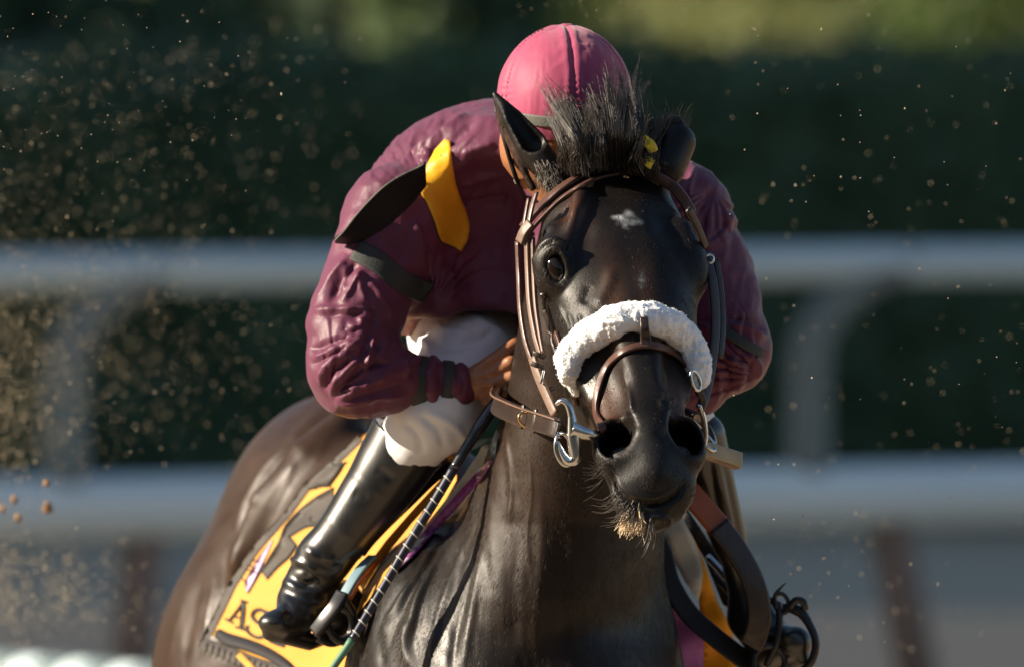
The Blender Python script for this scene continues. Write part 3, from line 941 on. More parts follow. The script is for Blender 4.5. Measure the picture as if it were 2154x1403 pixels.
amp = np.where((HV[:, 0] < 1010) & (HV[:, 2] < 1100), 1.6, 1.0) * np.clip((HV[:, 1] - 1000) / 150, 0, 1) * bod
HV = HV + HN * ((np.abs(noise3(st + [HV[:, 1].mean(), 0, 0], 26, 3, 2)) * 2 - 0.7) * amp)[:, None]
HV = HV + HN * (noise3(HV, 70, 9, 2) * np.where(HV[:, 1] > 1440, 4, 1.6))[:, None]

horse = empty('horse', 'dark bay racehorse galloping towards the viewer with a white fleece noseband', 'horse', tuple(W([[1000, 2960, 1200]])[0] * [1, 1, 0]))
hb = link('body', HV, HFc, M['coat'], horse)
# ---- coat colour: near black, tan where the coat thins, small white star
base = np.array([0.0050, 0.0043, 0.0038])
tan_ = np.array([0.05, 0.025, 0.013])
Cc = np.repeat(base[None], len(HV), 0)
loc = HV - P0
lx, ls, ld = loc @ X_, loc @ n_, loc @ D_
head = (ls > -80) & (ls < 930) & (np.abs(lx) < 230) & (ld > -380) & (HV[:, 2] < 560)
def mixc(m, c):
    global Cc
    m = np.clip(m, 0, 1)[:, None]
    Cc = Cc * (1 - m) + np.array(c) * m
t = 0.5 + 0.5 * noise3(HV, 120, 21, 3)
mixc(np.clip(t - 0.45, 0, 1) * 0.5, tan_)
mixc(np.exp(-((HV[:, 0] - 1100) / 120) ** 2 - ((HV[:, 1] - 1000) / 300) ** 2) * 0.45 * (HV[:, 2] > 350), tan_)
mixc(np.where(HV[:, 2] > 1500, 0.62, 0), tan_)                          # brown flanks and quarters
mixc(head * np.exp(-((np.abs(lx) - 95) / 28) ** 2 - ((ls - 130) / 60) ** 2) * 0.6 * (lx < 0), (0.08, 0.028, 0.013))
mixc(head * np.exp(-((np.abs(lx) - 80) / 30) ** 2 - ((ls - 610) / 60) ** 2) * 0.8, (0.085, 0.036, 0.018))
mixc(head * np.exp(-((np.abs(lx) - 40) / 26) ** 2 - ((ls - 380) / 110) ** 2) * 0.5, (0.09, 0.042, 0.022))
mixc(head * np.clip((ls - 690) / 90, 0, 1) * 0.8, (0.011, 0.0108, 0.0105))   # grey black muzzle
# star on the forehead
su, sv = HV[:, 0] - 1320, HV[:, 1] - 466
star = np.exp(-((su / 22) ** 2 + (sv / 16) ** 2)) + 0.8 * np.exp(-(((su + 20) / 14) ** 2 + ((sv + 9) / 6) ** 2)) + 0.7 * np.exp(-(((su - 26) / 15) ** 2 + ((sv - 2) / 5) ** 2)) + 0.6 * np.exp(-(((su - 2) / 8) ** 2 + ((sv + 20) / 8) ** 2))
star = (star * (0.85 + 0.5 * noise3(HV, 9, 5)) - 0.22) * 1.05 * head
mixc(star * 0.8, (0.36, 0.38, 0.39))
mixc(np.exp(-(((HV[:, 0] - 1350) / 7) ** 2 + ((HV[:, 1] - 590) / 16) ** 2)) * head * (0.3 + 0.5 * noise3(HV, 6, 8)), (0.25, 0.26, 0.26))
# thin-skinned ear edge
ed, _, _ = seg_dist(HV[:, :2], [(1120, 398), (1085, 330), (1050, 262), (1040, 205)])
mixc((HV[:, 1] < 402) * np.clip(1 - (ed - 4) / 4, 0, 1) * 0.9 * np.clip((HV[:, 1] - 215) / 40, 0, 1), (0.05, 0.022, 0.012))
for sx in (-1, 1):
    nr = np.sqrt(((lx - sx * 71) / 42) ** 2 + ((ls - sq_(746)) / 54) ** 2)
    mixc(head * np.clip((1.02 - nr) * 8, 0, 1) * np.clip((-62 - ld) / 14, 0, 1) * (ld > -200) * (ls < sq_(758)), (0.003, 0.0025, 0.0025))  # shade inside the nostril painted black, lit floor below painted grey
    mixc(head * np.clip((1.0 - nr) * 6, 0, 1) * np.clip((ls - sq_(758)) / 6, 0, 1), (0.05, 0.045, 0.042))
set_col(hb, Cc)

sphere('eye', EYE + [1, 4, -20], (25, 37, 28), M['eye'], horse, axes=[nrm([1, -.28, .3]), nrm([.28, 1, 0]), nrm([-.3, 0, 1])])
sphere('eye', EYE2 + X_ * 12 + D_ * 8, (30, 30, 30), M['eye'], horse)
tube('eyelid', catmull([EYE + [-14, 30, -32], EYE + [2, 40, -36], EYE + [18, 28, -38]], 6), [1.2, 1.6, 2, 2.4, 2.6, 2.8, 3, 2.8, 2.6, 2.2, 1.8, 1.4, 1.2], M['eye_white'], horse)

# ---- forelock, whiskers
def forelock():
    r = np.random.default_rng(5)
    lines, rad, lines2, rad2 = [], [], [], []
    # locks: the strands of one lock share a tip; a low sparse tuft, a tall plume and a short dark end
    for c in range(120):
        f = r.beta(1.25, 1.15)
        cu = 1182 + 200 * f
        arch = math.sin(f * math.pi)
        h = 58 + 100 * math.exp(-((f - 0.62) / 0.19) ** 2) + 62 * math.exp(-((f - 0.12) / 0.13) ** 2)
        h *= r.uniform(0.55, 1.12)
        lean = -30 + 34 * f + r.normal(0, 15)
        root0 = np.array([cu, 368 - 20 * arch, 284 + r.normal(0, 30)])
        tip0 = root0 + [lean, -h - 36, r.normal(20, 26)]
        mid0 = root0 + [lean * .1 + r.normal(0, 6), -h * .55, -30 + r.normal(0, 18)]
        spread = r.uniform(5, 13)
        amp, ph = r.normal(0, 5), r.uniform(0, 6)
        grey = f < 0.5 and r.random() < 0.75  # left locks paler: sunlight on the hair put into the colour
        for i in range(44):
            o = np.array([r.normal(0, spread), r.normal(0, 7), r.normal(0, 10)])
            L = r.uniform(.35, 1.1) if r.random() < .85 else r.uniform(1.0, 1.35)
            cv = o * r.uniform(.1, .7)
            tp_ = mid0 + (tip0 - mid0) * L + cv
            end = tp_ + [r.normal(-3, 7) + amp, -r.uniform(0, 14), r.normal(0, 5)]
            ln = catmull([root0 + o, mid0 * .6 + root0 * .4 + o * .9 + [amp * math.sin(ph), 0, 0], mid0 + o * .7 - [amp * .6, 0, 0], tp_, end], 3)
            if grey: lines2.append(ln); rad2.append(r.uniform(0.6, 1.3))
            else: lines.append(ln); rad.append(r.uniform(0.7, 1.5))
    for i in range(150):                       # loose fall over the browband side and flyaways
        a = r.uniform(0, 1)
        root = np.array([1180 + 210 * a, 330 + r.normal(0, 8), 285])
        tip = root + [r.normal(0, 26), -r.uniform(70, 168) * (0.6 + 0.4 * a), r.normal(0, 30)]
        lines.append(catmull([root, (root + tip) / 2 + [r.normal(0, 14), 0, -15], tip], 3)); rad.append(0.8)
    v, f = strands(lines, rad); fl = tag(link('forelock', v, f, M['hair'], horse), kind='stuff')
    v, f = strands(lines2, rad2); tag(link('forelock_lit', v, f, M['hair_grey'], horse), kind='stuff')
    # tuft round the folded ear and hair at the base of the near ear
    l3, r3 = [], []
    for i in range(160):
        root = np.array([1395 + r.uniform(0, 45), 275 + r.normal(0, 12), 318])
        tip = root + [r.normal(4, 16), -r.uniform(8, 40), r.normal(0, 10)]
        l3.append(catmull([root, (root + tip) / 2 + [r.normal(0, 4), 0, 0], tip], 3)); r3.append(1.0)
    for i in range(150):
        root = np.array([1124 + r.uniform(0, 56), 392 - r.uniform(0, 55), 0.0])
        wv = HF.front(root[0], root[1])
        if wv != wv: continue
        root[2] = wv
        tip = root + [r.normal(8, 7), r.uniform(8, 30), -r.uniform(3, 9)]
        l3.append(catmull([root, (root + tip) / 2 + [0, 0, -6], tip], 3)); r3.append(1.1)
    v, f = strands(l3, r3); tag(link('ear_tuft', v, f, M['hair_grey'], horse), kind='stuff')
forelock()

def whiskers():
    r = np.random.default_rng(8)
    l1, r1, l2, r2 = [], [], [], []
    for i in range(95):
        a = r.uniform(0, 1)
        root = np.array([1290 + 90 * a, 1050 + 55 * a + r.normal(0, 12), 0.0])
        wv = HF.front(root[0], root[1]); root[2] = wv if wv == wv else -280
        L = r.uniform(25, 70)
        d = np.array([-0.9 + 0.75 * a + r.normal(0, .18), 0.25 + 0.75 * a, -0.2 + r.normal(0, .3)])
        tip = root + d * L + [0, -4, 0]
        l1.append(catmull([root, root + d * L * .5 + [0, 7, 0], tip], 4)); r1.append(r.uniform(0.8, 1.3))
    for i in range(26):
        root = np.array([1262 + r.uniform(0, 20), 985 + r.uniform(-25, 30), 0.0])
        wv = HF.front(root[0], root[1]); root[2] = wv if wv == wv else -250
        d = np.array([-0.8, 0.35 + r.normal(0, .25), -0.3]); L = r.uniform(30, 60)
        l1.append(catmull([root, root + d * L * .5 + [0, 6, 0], root + d * L], 4)); r1.append(0.8)
    for i in range(240):
        root = np.array([1314 + r.uniform(0, 38), 1086 + r.normal(0, 6), 0.0])
        wv = HF.front(root[0], root[1]); root[2] = wv if wv == wv else -235
        d = np.array([-0.25 + 0.5 * (root[0] - 1330) / 30 + r.normal(0, .15), 1, -0.35]); L = r.uniform(22, 40)
        l2.append(catmull([root, root + d * L * .5 + r.normal(0, 2, 3), root + d * L * r.uniform(.6, 1.1) + r.normal(0, 3, 3)], 3)); r2.append(r.uniform(0.7, 1.25))
    v, f = strands(l1, r1, 4, 0.35); tag(link('whiskers', v, f, M['hair_grey'], horse), kind='stuff')
    v, f = strands(l2, r2, 4, 0.4); tag(link('chin_tuft', v, f, M['hair_tan'], horse), kind='stuff')
whiskers()

# ---- short coat hair lying along the head, the neck and the shoulder
def coat_hair():
    r = np.random.default_rng(21)
    tri = HFc
    c = HV[tri].mean(1); nn = nrm(HN[tri].mean(1))
    a = np.linalg.norm(np.cross(HV[tri[:, 1]] - HV[tri[:, 0]], HV[tri[:, 3]] - HV[tri[:, 0]]), axis=1)
    ok = (nn[:, 2] < 0.35) & (c[:, 1] > 330) & (c[:, 1] < 1430) & (c[:, 2] < 1300)
    ll = c - P0
    inh = (np.abs(ll @ X_) < 200) & (ll @ n_ < 900) & (ll @ D_ > -330)
    wgt = a * ok * np.where(inh, 1.6, 1.0); wgt = wgt / wgt.sum()
    n = 150000
    k = r.choice(len(tri), n, p=wgt)
    f1, f2 = r.random((n, 1)), r.random((n, 1))
    q = HV[tri[k]]
    p = q[:, 0] * (1 - f1) * (1 - f2) + q[:, 1] * f1 * (1 - f2) + q[:, 2] * f1 * f2 + q[:, 3] * (1 - f1) * f2
    N = nn[k]
    flow = np.where(inh[k][:, None], n_[None] + 0.25 * np.sign((ll[k] @ X_))[:, None] * X_[None], np.array([[-.18, 1.0, .25]]))
    flow = flow + 0.35 * np.stack([noise3(p, 60, 3), noise3(p, 60, 4), noise3(p, 60, 5)], 1) + r.normal(0, .12, (n, 3))
    T = nrm(flow - N * (flow * N).sum(1, keepdims=True))
    Sd = nrm(np.cross(T, N)); ro = r.normal(0, .32, (n, 1))
    Sd = Sd * np.cos(ro) + N * np.sin(ro)
    L = r.uniform(9, 17, (n, 1)) * np.where(inh[k], .75, 1.0)[:, None]; wd_ = r.uniform(.45, .8, (n, 1))
    p0 = p - N * .6
    V = np.stack([p0 - Sd * wd_, p0 + Sd * wd_, p0 + T * L + N * L * r.uniform(.04, .14, (n, 1))], 1).reshape(-1, 3)
    o = link('coat_hair', V, np.arange(n * 3).reshape(n, 3), M['coat_hair'], horse, smooth=False)
    o['kind'] = 'stuff'
coat_hair()
# ================================================================ jockey
jockey = empty('person', 'jockey in maroon silks and cap crouching low over the neck of the horse', 'person', tuple(W([[1040, 900, 950]])[0]))

# ---- body (mostly under the clothes), one continuous figure
JB = Field(axis((600, 950, 14), (950, 1110, 3), (1110, 1760, 12)), axis((60, 700, 12), (700, 880, 3), (880, 1440, 14)), axis((330, 600, 12), (600, 780, 4), (780, 1420, 16)))
JB.ell((1188, 225, 520), (108, 125, 132), 0)                           # skull
JB.ell((1160, 292, 500), (104, 112, 96), 40)
JB.tube([(1146, 318, 490), (1174, 402, 480)], [84, 46], 40)                             # face, bowed behind the horse's poll
JB.tube([(1188, 282, 380), (1188, 305, 372)], [10, 14], 14)            # nose
JB.ell((1160, 272, 396), (17, 12, 12), 8, 'sub'); JB.ell((1216, 272, 396), (17, 12, 12), 8, 'sub')
JB.ell((1188, 332, 390), (24, 5, 10), 5, 'sub')
for x in (1078, 1298): JB.ell((x, 272, 510), (14, 34, 20), 10)
JB.tube([(1180, 290, 560), (1140, 390, 900)], [62, 60], 30)
JB.tube([(1110, 430, 1010), (1030, 560, 1120), (1000, 660, 1220)], [100, 110, 110], 50)
JB.tube([(1110, 420, 1010), (850, 450, 850)], [48, 50], 40)
JB.tube([(1120, 420, 1010), (1430, 440, 830)], [70, 66], 40)
JB.tube([(850, 455, 800), (748, 690, 700), (745, 770, 668)], [60, 52, 50], 30)
JB.tube([(745, 770, 668), (880, 802, 680), (972, 812, 690), (1002, 806, 692)], [54, 46, 31, 33], 24)
JB.tube([(1430, 440, 800), (1500, 620, 760), (1532, 740, 720)], [72, 58, 56], 30)
JB.tube([(1532, 740, 720), (1460, 815, 720), (1390, 835, 700)], [52, 42, 32], 20)
# right hand closed on the rein: palm, four unequal fingers, thumb off the side
JB.ell((1020, 802, 688), (40, 38, 34), 18)
JB.tube([(1008, 782, 676), (1046, 754, 664), (1082, 724, 672), (1094, 712, 690)], [19, 16.5, 14, 10], 8)
JB.tube([(1036, 784, 664), (1074, 762, 652), (1096, 776, 668), (1088, 792, 690)], [16, 15, 13, 11], 4)
JB.tube([(1040, 806, 662), (1078, 792, 650), (1098, 806, 668), (1088, 822, 690)], [16, 15, 13, 11], 4)
JB.tube([(1036, 828, 666), (1068, 822, 654), (1086, 832, 670), (1076, 842, 690)], [15, 14, 12, 10], 4)
JB.tube([(1024, 842, 674), (1050, 846, 664), (1064, 852, 676), (1056, 854, 692)], [13.5, 12.5, 10.5, 9], 4)
JB.tube([(1000, 796, 662), (1034, 784, 652)], [6, 5], 8); JB.tube([(1002, 810, 658), (1038, 806, 650)], [6, 5], 8)
# left hand, behind the horse's head
JB.ell((1372, 838, 694), (38, 36, 34), 18)
for i, (y, l) in enumerate(((806, 30), (824, 34), (842, 31), (858, 24))):
    JB.tube([(1352, y, 676), (1352 - l, y + 2, 664), (1352 - l - 6, y + 14, 684)], [15 - i * .6, 14 - i * .6, 11 - i * .5], 4)
JB.tube([(1382, 812, 680), (1356, 784, 666), (1330, 764, 672)], [18, 16, 11], 8)
# legs
JB.tube([(1000, 700, 1150), (990, 780, 950), (915, 880, 760), (800, 1020, 900), (680, 1180, 960)], [80, 66, 56, 48, 32], 30)
JB.tube([(640, 1220, 960), (600, 1300, 900)], [34, 26], 20)
JB.tube([(1100, 700, 1180), (1330, 800, 980), (1462, 890, 880), (1505, 1040, 935), (1556, 1205, 1012)], [90, 60, 34, 28, 18], 30)
JB.tube([(1570, 1270, 1020), (1635, 1352, 940)], [18, 18], 20)
v, f = JB.mesh(1)
link('body', v, f, M['skin'], jockey)

# ---- silks: torso and both sleeves
SH = Field(axis((620, 1000, 3.2), (1000, 1440, 7), (1440, 1660, 4)), axis((180, 900, 3.2)), axis((500, 900, 4.5), (900, 1380, 11)))
SH.ell((1042, 515, 980), (302, 302, 290), 0)
SH.ell((1080, 420, 800), (190, 180, 130), 60)
SH.tube([(1180, 330, 640), (1150, 400, 740)], [84, 110], 40)
SH.tube([(1150, 430, 790), (1440, 442, 800)], [140, 92], 60)
SH.ell((885, 640, 960), (86, 78, 90), 30)
# the torso ends at the waist
SH.ell((1010, 930, 900), (420, 285, 420), 20, 'sub')
# the chest is hollow behind the raised right arm
SH.ell((1020, 505, 660), (125, 185, 165), 50, 'sub')
# right sleeve
SH.tube([(830, 455, 800), (775, 600, 730), (742, 700, 690), (748, 775, 664)], [108, 98, 96, 97], 34)
SH.tube([(748, 772, 664), (790, 789, 667), (818, 795, 672)], [97, 84, 72], 26)
SH.tube([(790, 789, 670), (965, 813, 690)], [52, 42], 14)
SH.ell((911, 808, 684), (19, 60, 57), 7)
SH.ell((969, 813, 690), (24, 51, 48), 7)
# left sleeve
SH.tube([(1440, 442, 800), (1500, 620, 760), (1530, 735, 720)], [92, 88, 89], 26)
SH.tube([(1530, 735, 720), (1470, 812, 716), (1400, 830, 704)], [89, 60, 48], 22)
v, f = SH.mesh(2)
Nn = vnormals(v, f)
sf = [  # folds traced from the sleeve and the back: line, width, height
    ([(655, 655), (700, 652), (775, 650)], 5, 6), ([(665, 668), (720, 662), (770, 668)], 9, -6),
    ([(652, 738), (690, 722), (745, 706)], 7, -9), ([(655, 756), (700, 738), (760, 712)], 5, 7), ([(655, 770), (705, 745), (745, 735)], 7, -8),
    ([(672, 810), (690, 770), (735, 735), (765, 712)], 6, 9), ([(680, 822), (705, 780), (740, 752)], 7, -9), ([(692, 832), (718, 788), (768, 744)], 6, 8),
    ([(700, 838), (740, 795), (775, 770), (840, 762)], 7, -9), ([(704, 842), (760, 810), (840, 785)], 9, 8), ([(700, 846), (770, 836), (855, 828)], 6, 8), ([(720, 838), (790, 818), (850, 806)], 8, -6),
    ([(786, 705), (776, 740), (768, 778)], 5, 10), ([(798, 715), (790, 745), (790, 770)], 8, -8), ([(776, 700), (764, 735), (752, 770)], 8, -7),
    ([(846, 752), (852, 775), (852, 795)], 4, 7), ([(858, 755), (864, 775), (866, 800)], 4, -5), ([(874, 752), (880, 765)], 4, 5),
    ([(738, 540), (700, 590), (662, 652)], 6, 8), ([(752, 552), (722, 590), (690, 640)], 8, -9), ([(732, 560), (724, 590), (722, 612)], 4, 6), ([(762, 568), (745, 600), (720, 640)], 6, 7),
    ([(770, 590), (790, 610), (815, 650), (822, 680)], 5, 7), ([(757, 570), (760, 610), (772, 640)], 5, 6), ([(780, 640), (792, 670), (770, 680)], 8, -7),
    ([(730, 680), (752, 690), (758, 676), (750, 665)], 6, 7), ([(720, 690), (735, 700), (760, 695)], 5, -5),
    ([(900, 770), (910, 800), (904, 840)], 5, 5), ([(918, 770), (926, 800), (922, 845)], 4, -5), ([(950, 780), (958, 806), (954, 838)], 4, 4), ([(968, 785), (974, 810), (968, 835)], 4, -4),
    # back
    ([(872, 330), (930, 288), (995, 236)], 7, 9), ([(890, 342), (945, 300), (1010, 250)], 11, -12), ([(842, 352), (880, 318), (915, 285)], 6, 6),
    ([(795, 438), (830, 400), (860, 365)], 6, 7), ([(808, 430), (845, 392), (872, 360)], 7, -8), ([(770, 445), (810, 405), (835, 375)], 8, -5), ([(885, 352), (900, 335), (902, 318)], 5, 7),
    ([(745, 470), (790, 425)], 7, 5), ([(860, 320), (900, 280), (960, 245)], 10, -5), ([(960, 330), (1010, 310), (1050, 300)], 8, 6), ([(970, 390), (1020, 370), (1080, 365)], 8, 6), ([(960, 430), (1030, 420), (1080, 410)], 8, -5),
    ([(800, 480), (830, 520), (850, 560)], 9, -6), ([(870, 460), (880, 520), (885, 570)], 9, 7), ([(890, 520), (900, 570), (905, 620)], 7, -7), ([(940, 560), (950, 600), (940, 640)], 8, 6),
    # left sleeve
    ([(1462, 350), (1450, 400), (1462, 470)], 7, 7), ([(1535, 440), (1520, 490), (1482, 520)], 6, 9), ([(1528, 460), (1512, 495), (1485, 512)], 8, -9), ([(1500, 390), (1480, 440), (1478, 490)], 9, -6),
    ([(1545, 470), (1575, 560), (1600, 660)], 8, 5), ([(1525, 690), (1570, 690), (1615, 715)], 5, 8), ([(1525, 672), (1575, 675), (1612, 700)], 8, -8),
    ([(1530, 745), (1560, 775), (1548, 830)], 6, 8), ([(1545, 745), (1578, 772), (1570, 815)], 6, -8), ([(1560, 742), (1595, 762), (1592, 800)], 5, 7), ([(1515, 750), (1535, 790), (1520, 845)], 7, -8), ([(1505, 760), (1515, 800), (1502, 855)], 5, 6),
]
v = lap(creases(v, Nn, [(p, w_ * (1.2 if h > 0 else 1), h * (1.7 if h > 0 else 1.15)) for p, w_, h in sf], sharp=True), f, .5)
Nn = vnormals(v, f)
def fan(c, r0, r1, a0, a1, n, amp, seed):
    """gathers of cloth radiating from an elbow or a seam"""
    global v
    du, dv = v[:, 0] - c[0], v[:, 1] - c[1]
    rho = np.hypot(du, dv); th = np.arctan2(dv, du)
    th = (th - a0) % (2 * math.pi)
    span = (a1 - a0) % (2 * math.pi)
    env = np.clip((rho - r0) / 25, 0, 1) * np.clip((r1 - rho) / (r1 * .45), 0, 1) * np.clip(th / .15, 0, 1) * np.clip((span - th) / .15, 0, 1) * (Nn[:, 2] < .3)
    x = th * n + .8 * noise3(v, 60, seed, 2)
    k = (x % 1.0)
    saw = np.where(k < .78, k / .78, (1 - k) / .22)          # soft rise, sharp fall: folded silk
    amp_i = .45 + .55 * np.abs(np.sin(np.floor(x) * 12.9898 + seed))
    v = v + Nn * ((saw - .5) * amp * amp_i * env)[:, None]
    
fan((692, 838), 18, 230, math.radians(-100), math.radians(-12), 3.6, 7, 3)
fan((880, 420), 60, 240, math.radians(-165), math.radians(-40), 5.0, 2.5, 7)
fan((1602, 790), 14, 190, math.radians(150), math.radians(262), 4.6, 11, 9)
fan((1500, 400), 14, 150, math.radians(30), math.radians(170), 3.4, 8, 11)
fan((905, 640), 14, 170, math.radians(-100), math.radians(-20), 4.2, 8, 13)
Nn = vnormals(v, f)
v = v + Nn * (noise3(v * [1, 1, .6], 60, 31, 3) * 5.0 + (1 - np.abs(noise3(v * [1.0, .55, .6], 42, 37, 2)) * 2) * 2.6 + (1 - np.abs(noise3(v * [1.3, .5, .6] + v[:, [1, 0, 2]] * [.3, 0, 0], 30, 39, 1)) * 2) * 1.6)[:, None]
link('silk_shirt', v, f, M['silk'], jockey)
# depth of the creased cloth as the eye meets it, for bands and patches sewn onto it
_du, _dv = 3.0, 3.0
_sm = np.full((360, 250), np.nan)
_fr = vnormals(v, f)[:, 2] < .2
_iu = ((v[_fr, 0] - 620) / _du).astype(int).clip(0, 359); _iv = ((v[_fr, 1] - 180) / _dv).astype(int).clip(0, 249)
_o = np.argsort(-v[_fr, 2]); _sm[_iu[_o], _iv[_o]] = v[_fr, 2][_o]
for _ in range(12):
    pd = np.pad(_sm, 1, constant_values=np.nan)
    st_ = np.stack([pd[1 + i:361 + i, 1 + j:251 + j] for i in (-1, 0, 1) for j in (-1, 0, 1)])
    with np.errstate(all='ignore'):
        import warnings
        with warnings.catch_warnings():
            warnings.simplefilter('ignore'); av = np.nanmean(st_, 0)
    _sm = np.where(np.isnan(_sm), av, _sm)
def cloth_w(u, v_):
    x = np.clip((np.asarray(u, float) - 620) / _du - .5, 0, 358.99); y = np.clip((np.asarray(v_, float) - 180) / _dv - .5, 0, 248.99)
    i = x.astype(int); j = y.astype(int); x = x - i; y = y - j
    return _sm[i, j] * (1 - x) * (1 - y) + _sm[i + 1, j] * x * (1 - y) + _sm[i, j + 1] * (1 - x) * y + _sm[i + 1, j + 1] * x * y

def on(Fd, pts, off, n=8, smooth=6, wmin=None):
    """pixels (u, v) or (u, v, w) laid on the front of a sculpted surface, lifted by off"""
    full = np.array([(p[0], p[1], p[2] if len(p) > 2 else Fd.front(p[0], p[1])) for p in pts], dtype=float)
    bad = np.isnan(full[:, 2])
    if bad.any(): full[bad, 2] = np.interp(np.nonzero(bad)[0], np.nonzero(~bad)[0], full[~bad, 2])
    C = catmull(full, n)
    fixed = [len(p) > 2 for p in pts]
    N = []
    for i, c in enumerate(C):
        seg = min(i // n, len(pts) - 2) if len(pts) > 2 else 0
        w_ = Fd.front(c[0], c[1])
        if not (fixed[seg] or fixed[seg + 1]) and w_ == w_: C[i, 2] = w_
        N.append(Fd.normal(c[0], c[1]) if w_ == w_ and not (fixed[seg] or fixed[seg + 1]) else np.array([np.nan] * 3))
    N = np.array(N)
    g = ~np.isnan(N[:, 0])
    if not g.any(): N[:] = (-.5, -.1, -.85)
    else:
        for j in range(3): N[:, j] = np.interp(np.arange(len(N)), np.nonzero(g)[0], N[g, j])
    N = nrm(N)
    w0 = C[:, 2].copy()
    for _ in range(smooth):          # leather bridges small hollows
        C[1:-1, 2] = np.minimum(C[1:-1, 2], (C[:-2, 2] + C[2:, 2]) / 2)
        N[1:-1] = nrm(N[:-2] + N[1:-1] * 2 + N[2:])
    return C + N * off, N

def strap(name, Fd, pts, width, thick, m, parent, off=None, n=8, smooth=6):
    P, N = on(Fd, pts, thick * 0.5 if off is None else off, n, smooth)
    return ribbon(name, P, N, width, thick, m, parent)

def band(name, c, ax, ru, rw, width, m, parent, thick=4, n=40):
    """an elastic band round a limb: c centre, ax limb direction, radii across the picture and in depth"""
    c = np.array(c, float); ax = nrm(np.array(ax, float))
    e2 = nrm(np.cross(ax, [0, 0, 1.0])); e1 = nrm(np.cross(e2, ax))
    prof = [(-.5, -1), (-.5, .4), (-.42, 1), (0, 1.25), (.42, 1), (.5, .4), (.5, -1)]
    V, F = [], []
    for i in range(n):
        a = 2 * math.pi * i / n
        wob = 1 + 0.015 * math.sin(5 * a) + 0.01 * math.sin(9 * a + 1)
        d = e1 * math.cos(a) * rw + e2 * math.sin(a) * ru
        dn = nrm(d)
        for s_, h in prof: V.append(c + d * wob + dn * thick * h + ax * (s_ * width + 1.5 * math.sin(3 * a)))
    k = len(prof)
    for i in range(n):
        j = (i + 1) % n
        for q in range(k - 1): F.append((i * k + q, i * k + q + 1, j * k + q + 1, j * k + q))
    return link(name, V, F, m, parent)

band('wrist_band', (884, 806, 681), (1, .1, .1), 53, 51, 32, M['elastic'], jockey)
band('wrist_band', (940, 811, 688), (1, .1, .1), 48, 47, 26, M['elastic'], jockey)
ab = strap('arm_band', SH, [(748, 528), (775, 540), (805, 560), (835, 585), (865, 604), (900, 618)], 50, 5, M['elastic'], jockey, off=3)
strap('arm_band', SH, [(1512, 690), (1535, 705), (1565, 725), (1598, 742)], 22, 5, M['elastic'], jockey, off=8)

# black stiff number flap standing off the shoulder
def flap(a, b):
    top = catmull([(896, 340, 0), (852, 366, 0), (800, 402, 0), (752, 448, 0), (722, 490, 0), (703, 508, 0)], 10)
    bot = catmull([(897, 392, 0), (872, 424, 0), (838, 458, 0), (802, 488, 0), (764, 515, 0), (706, 513, 0)], 10)
    i = a * (len(top) - 1)
    P = np.stack([np.interp(i, np.arange(len(top)), top[:, k]) * (1 - b) + np.interp(i, np.arange(len(top)), bot[:, k]) * b for k in range(3)], 1)
    w0 = 640 + 30 * (1 - a) + 40 * (a - .5) ** 2
    P[:, 2] = w0 - 30 * np.sin(b * math.pi * .5) + 18 * b * b
    return P
def flap_w():
    ws = [SH.front(x, y) for x, y in ((850, 380), (800, 430), (760, 470), (850, 450), (820, 480))]
    return min(x for x in ws if x == x)
_fw = flap_w()
def flap2(a, b):
    P = flap(a, b)
    P[:, 2] = _fw - 46 + 44 * b - 8 * np.sin(a * math.pi) + 8 * a + 5 * np.sin(a * 13 + b * 2) * (1 - .5 * b)
    P[:, 1] += 2.5 * np.sin(a * 11 + 1) * (1 - b)
    return P
sheet('shoulder_flap', flap2, 44, 12, 4, M['black_cloth'], jockey)
P = catmull([(893, 343, 0), (852, 366, 0), (800, 402, 0), (752, 448, 0), (722, 490, 0), (705, 508, 0)], 6); P[:, 2] = _fw - 48 + 8 * np.linspace(0, 1, len(P)) - 8 * np.sin(np.linspace(0, math.pi, len(P)))
P[:, 2] += 5 * np.sin(np.linspace(0, 1, len(P)) * 13); P[:, 1] += 2.5 * np.sin(np.linspace(0, 1, len(P)) * 11 + 1)
tube('flap_piping', P, 2.0, M['grey_elastic'], jockey, 8)

# yellow panel hanging on the chest
def yw(u, v):
    u = np.asarray(u, float); v = np.asarray(v, float)
    out = np.mean([cloth_w(u + i, v + j) for i in (-5, 0, 5) for j in (-5, 0, 5)], axis=0)
    return np.minimum(out, cloth_w(u, v)) - 5 - 1.5 * np.sin((u * 0.8 + v * 0.35) / 11.0)
yp = [(934, 294), (948, 297), (949, 320), (952, 350), (959, 388), (968, 415), (979, 440), (987, 468), (988, 482), (984, 504), (970, 530), (958, 521), (944, 515), (930, 509), (922, 492), (915, 468), (906, 446), (897, 425), (887, 410), (886, 398), (891, 384), (890, 370), (899, 345), (915, 315)]
poly_on('yellow_panel', yp, yw, 3, M['yellow_silk'], jockey, dens=6)
sphere('snap', (893, 383, yw(np.array([893.]), np.array([383.]))[0] - 6), 5, M['steel'], jockey, 12, 8)

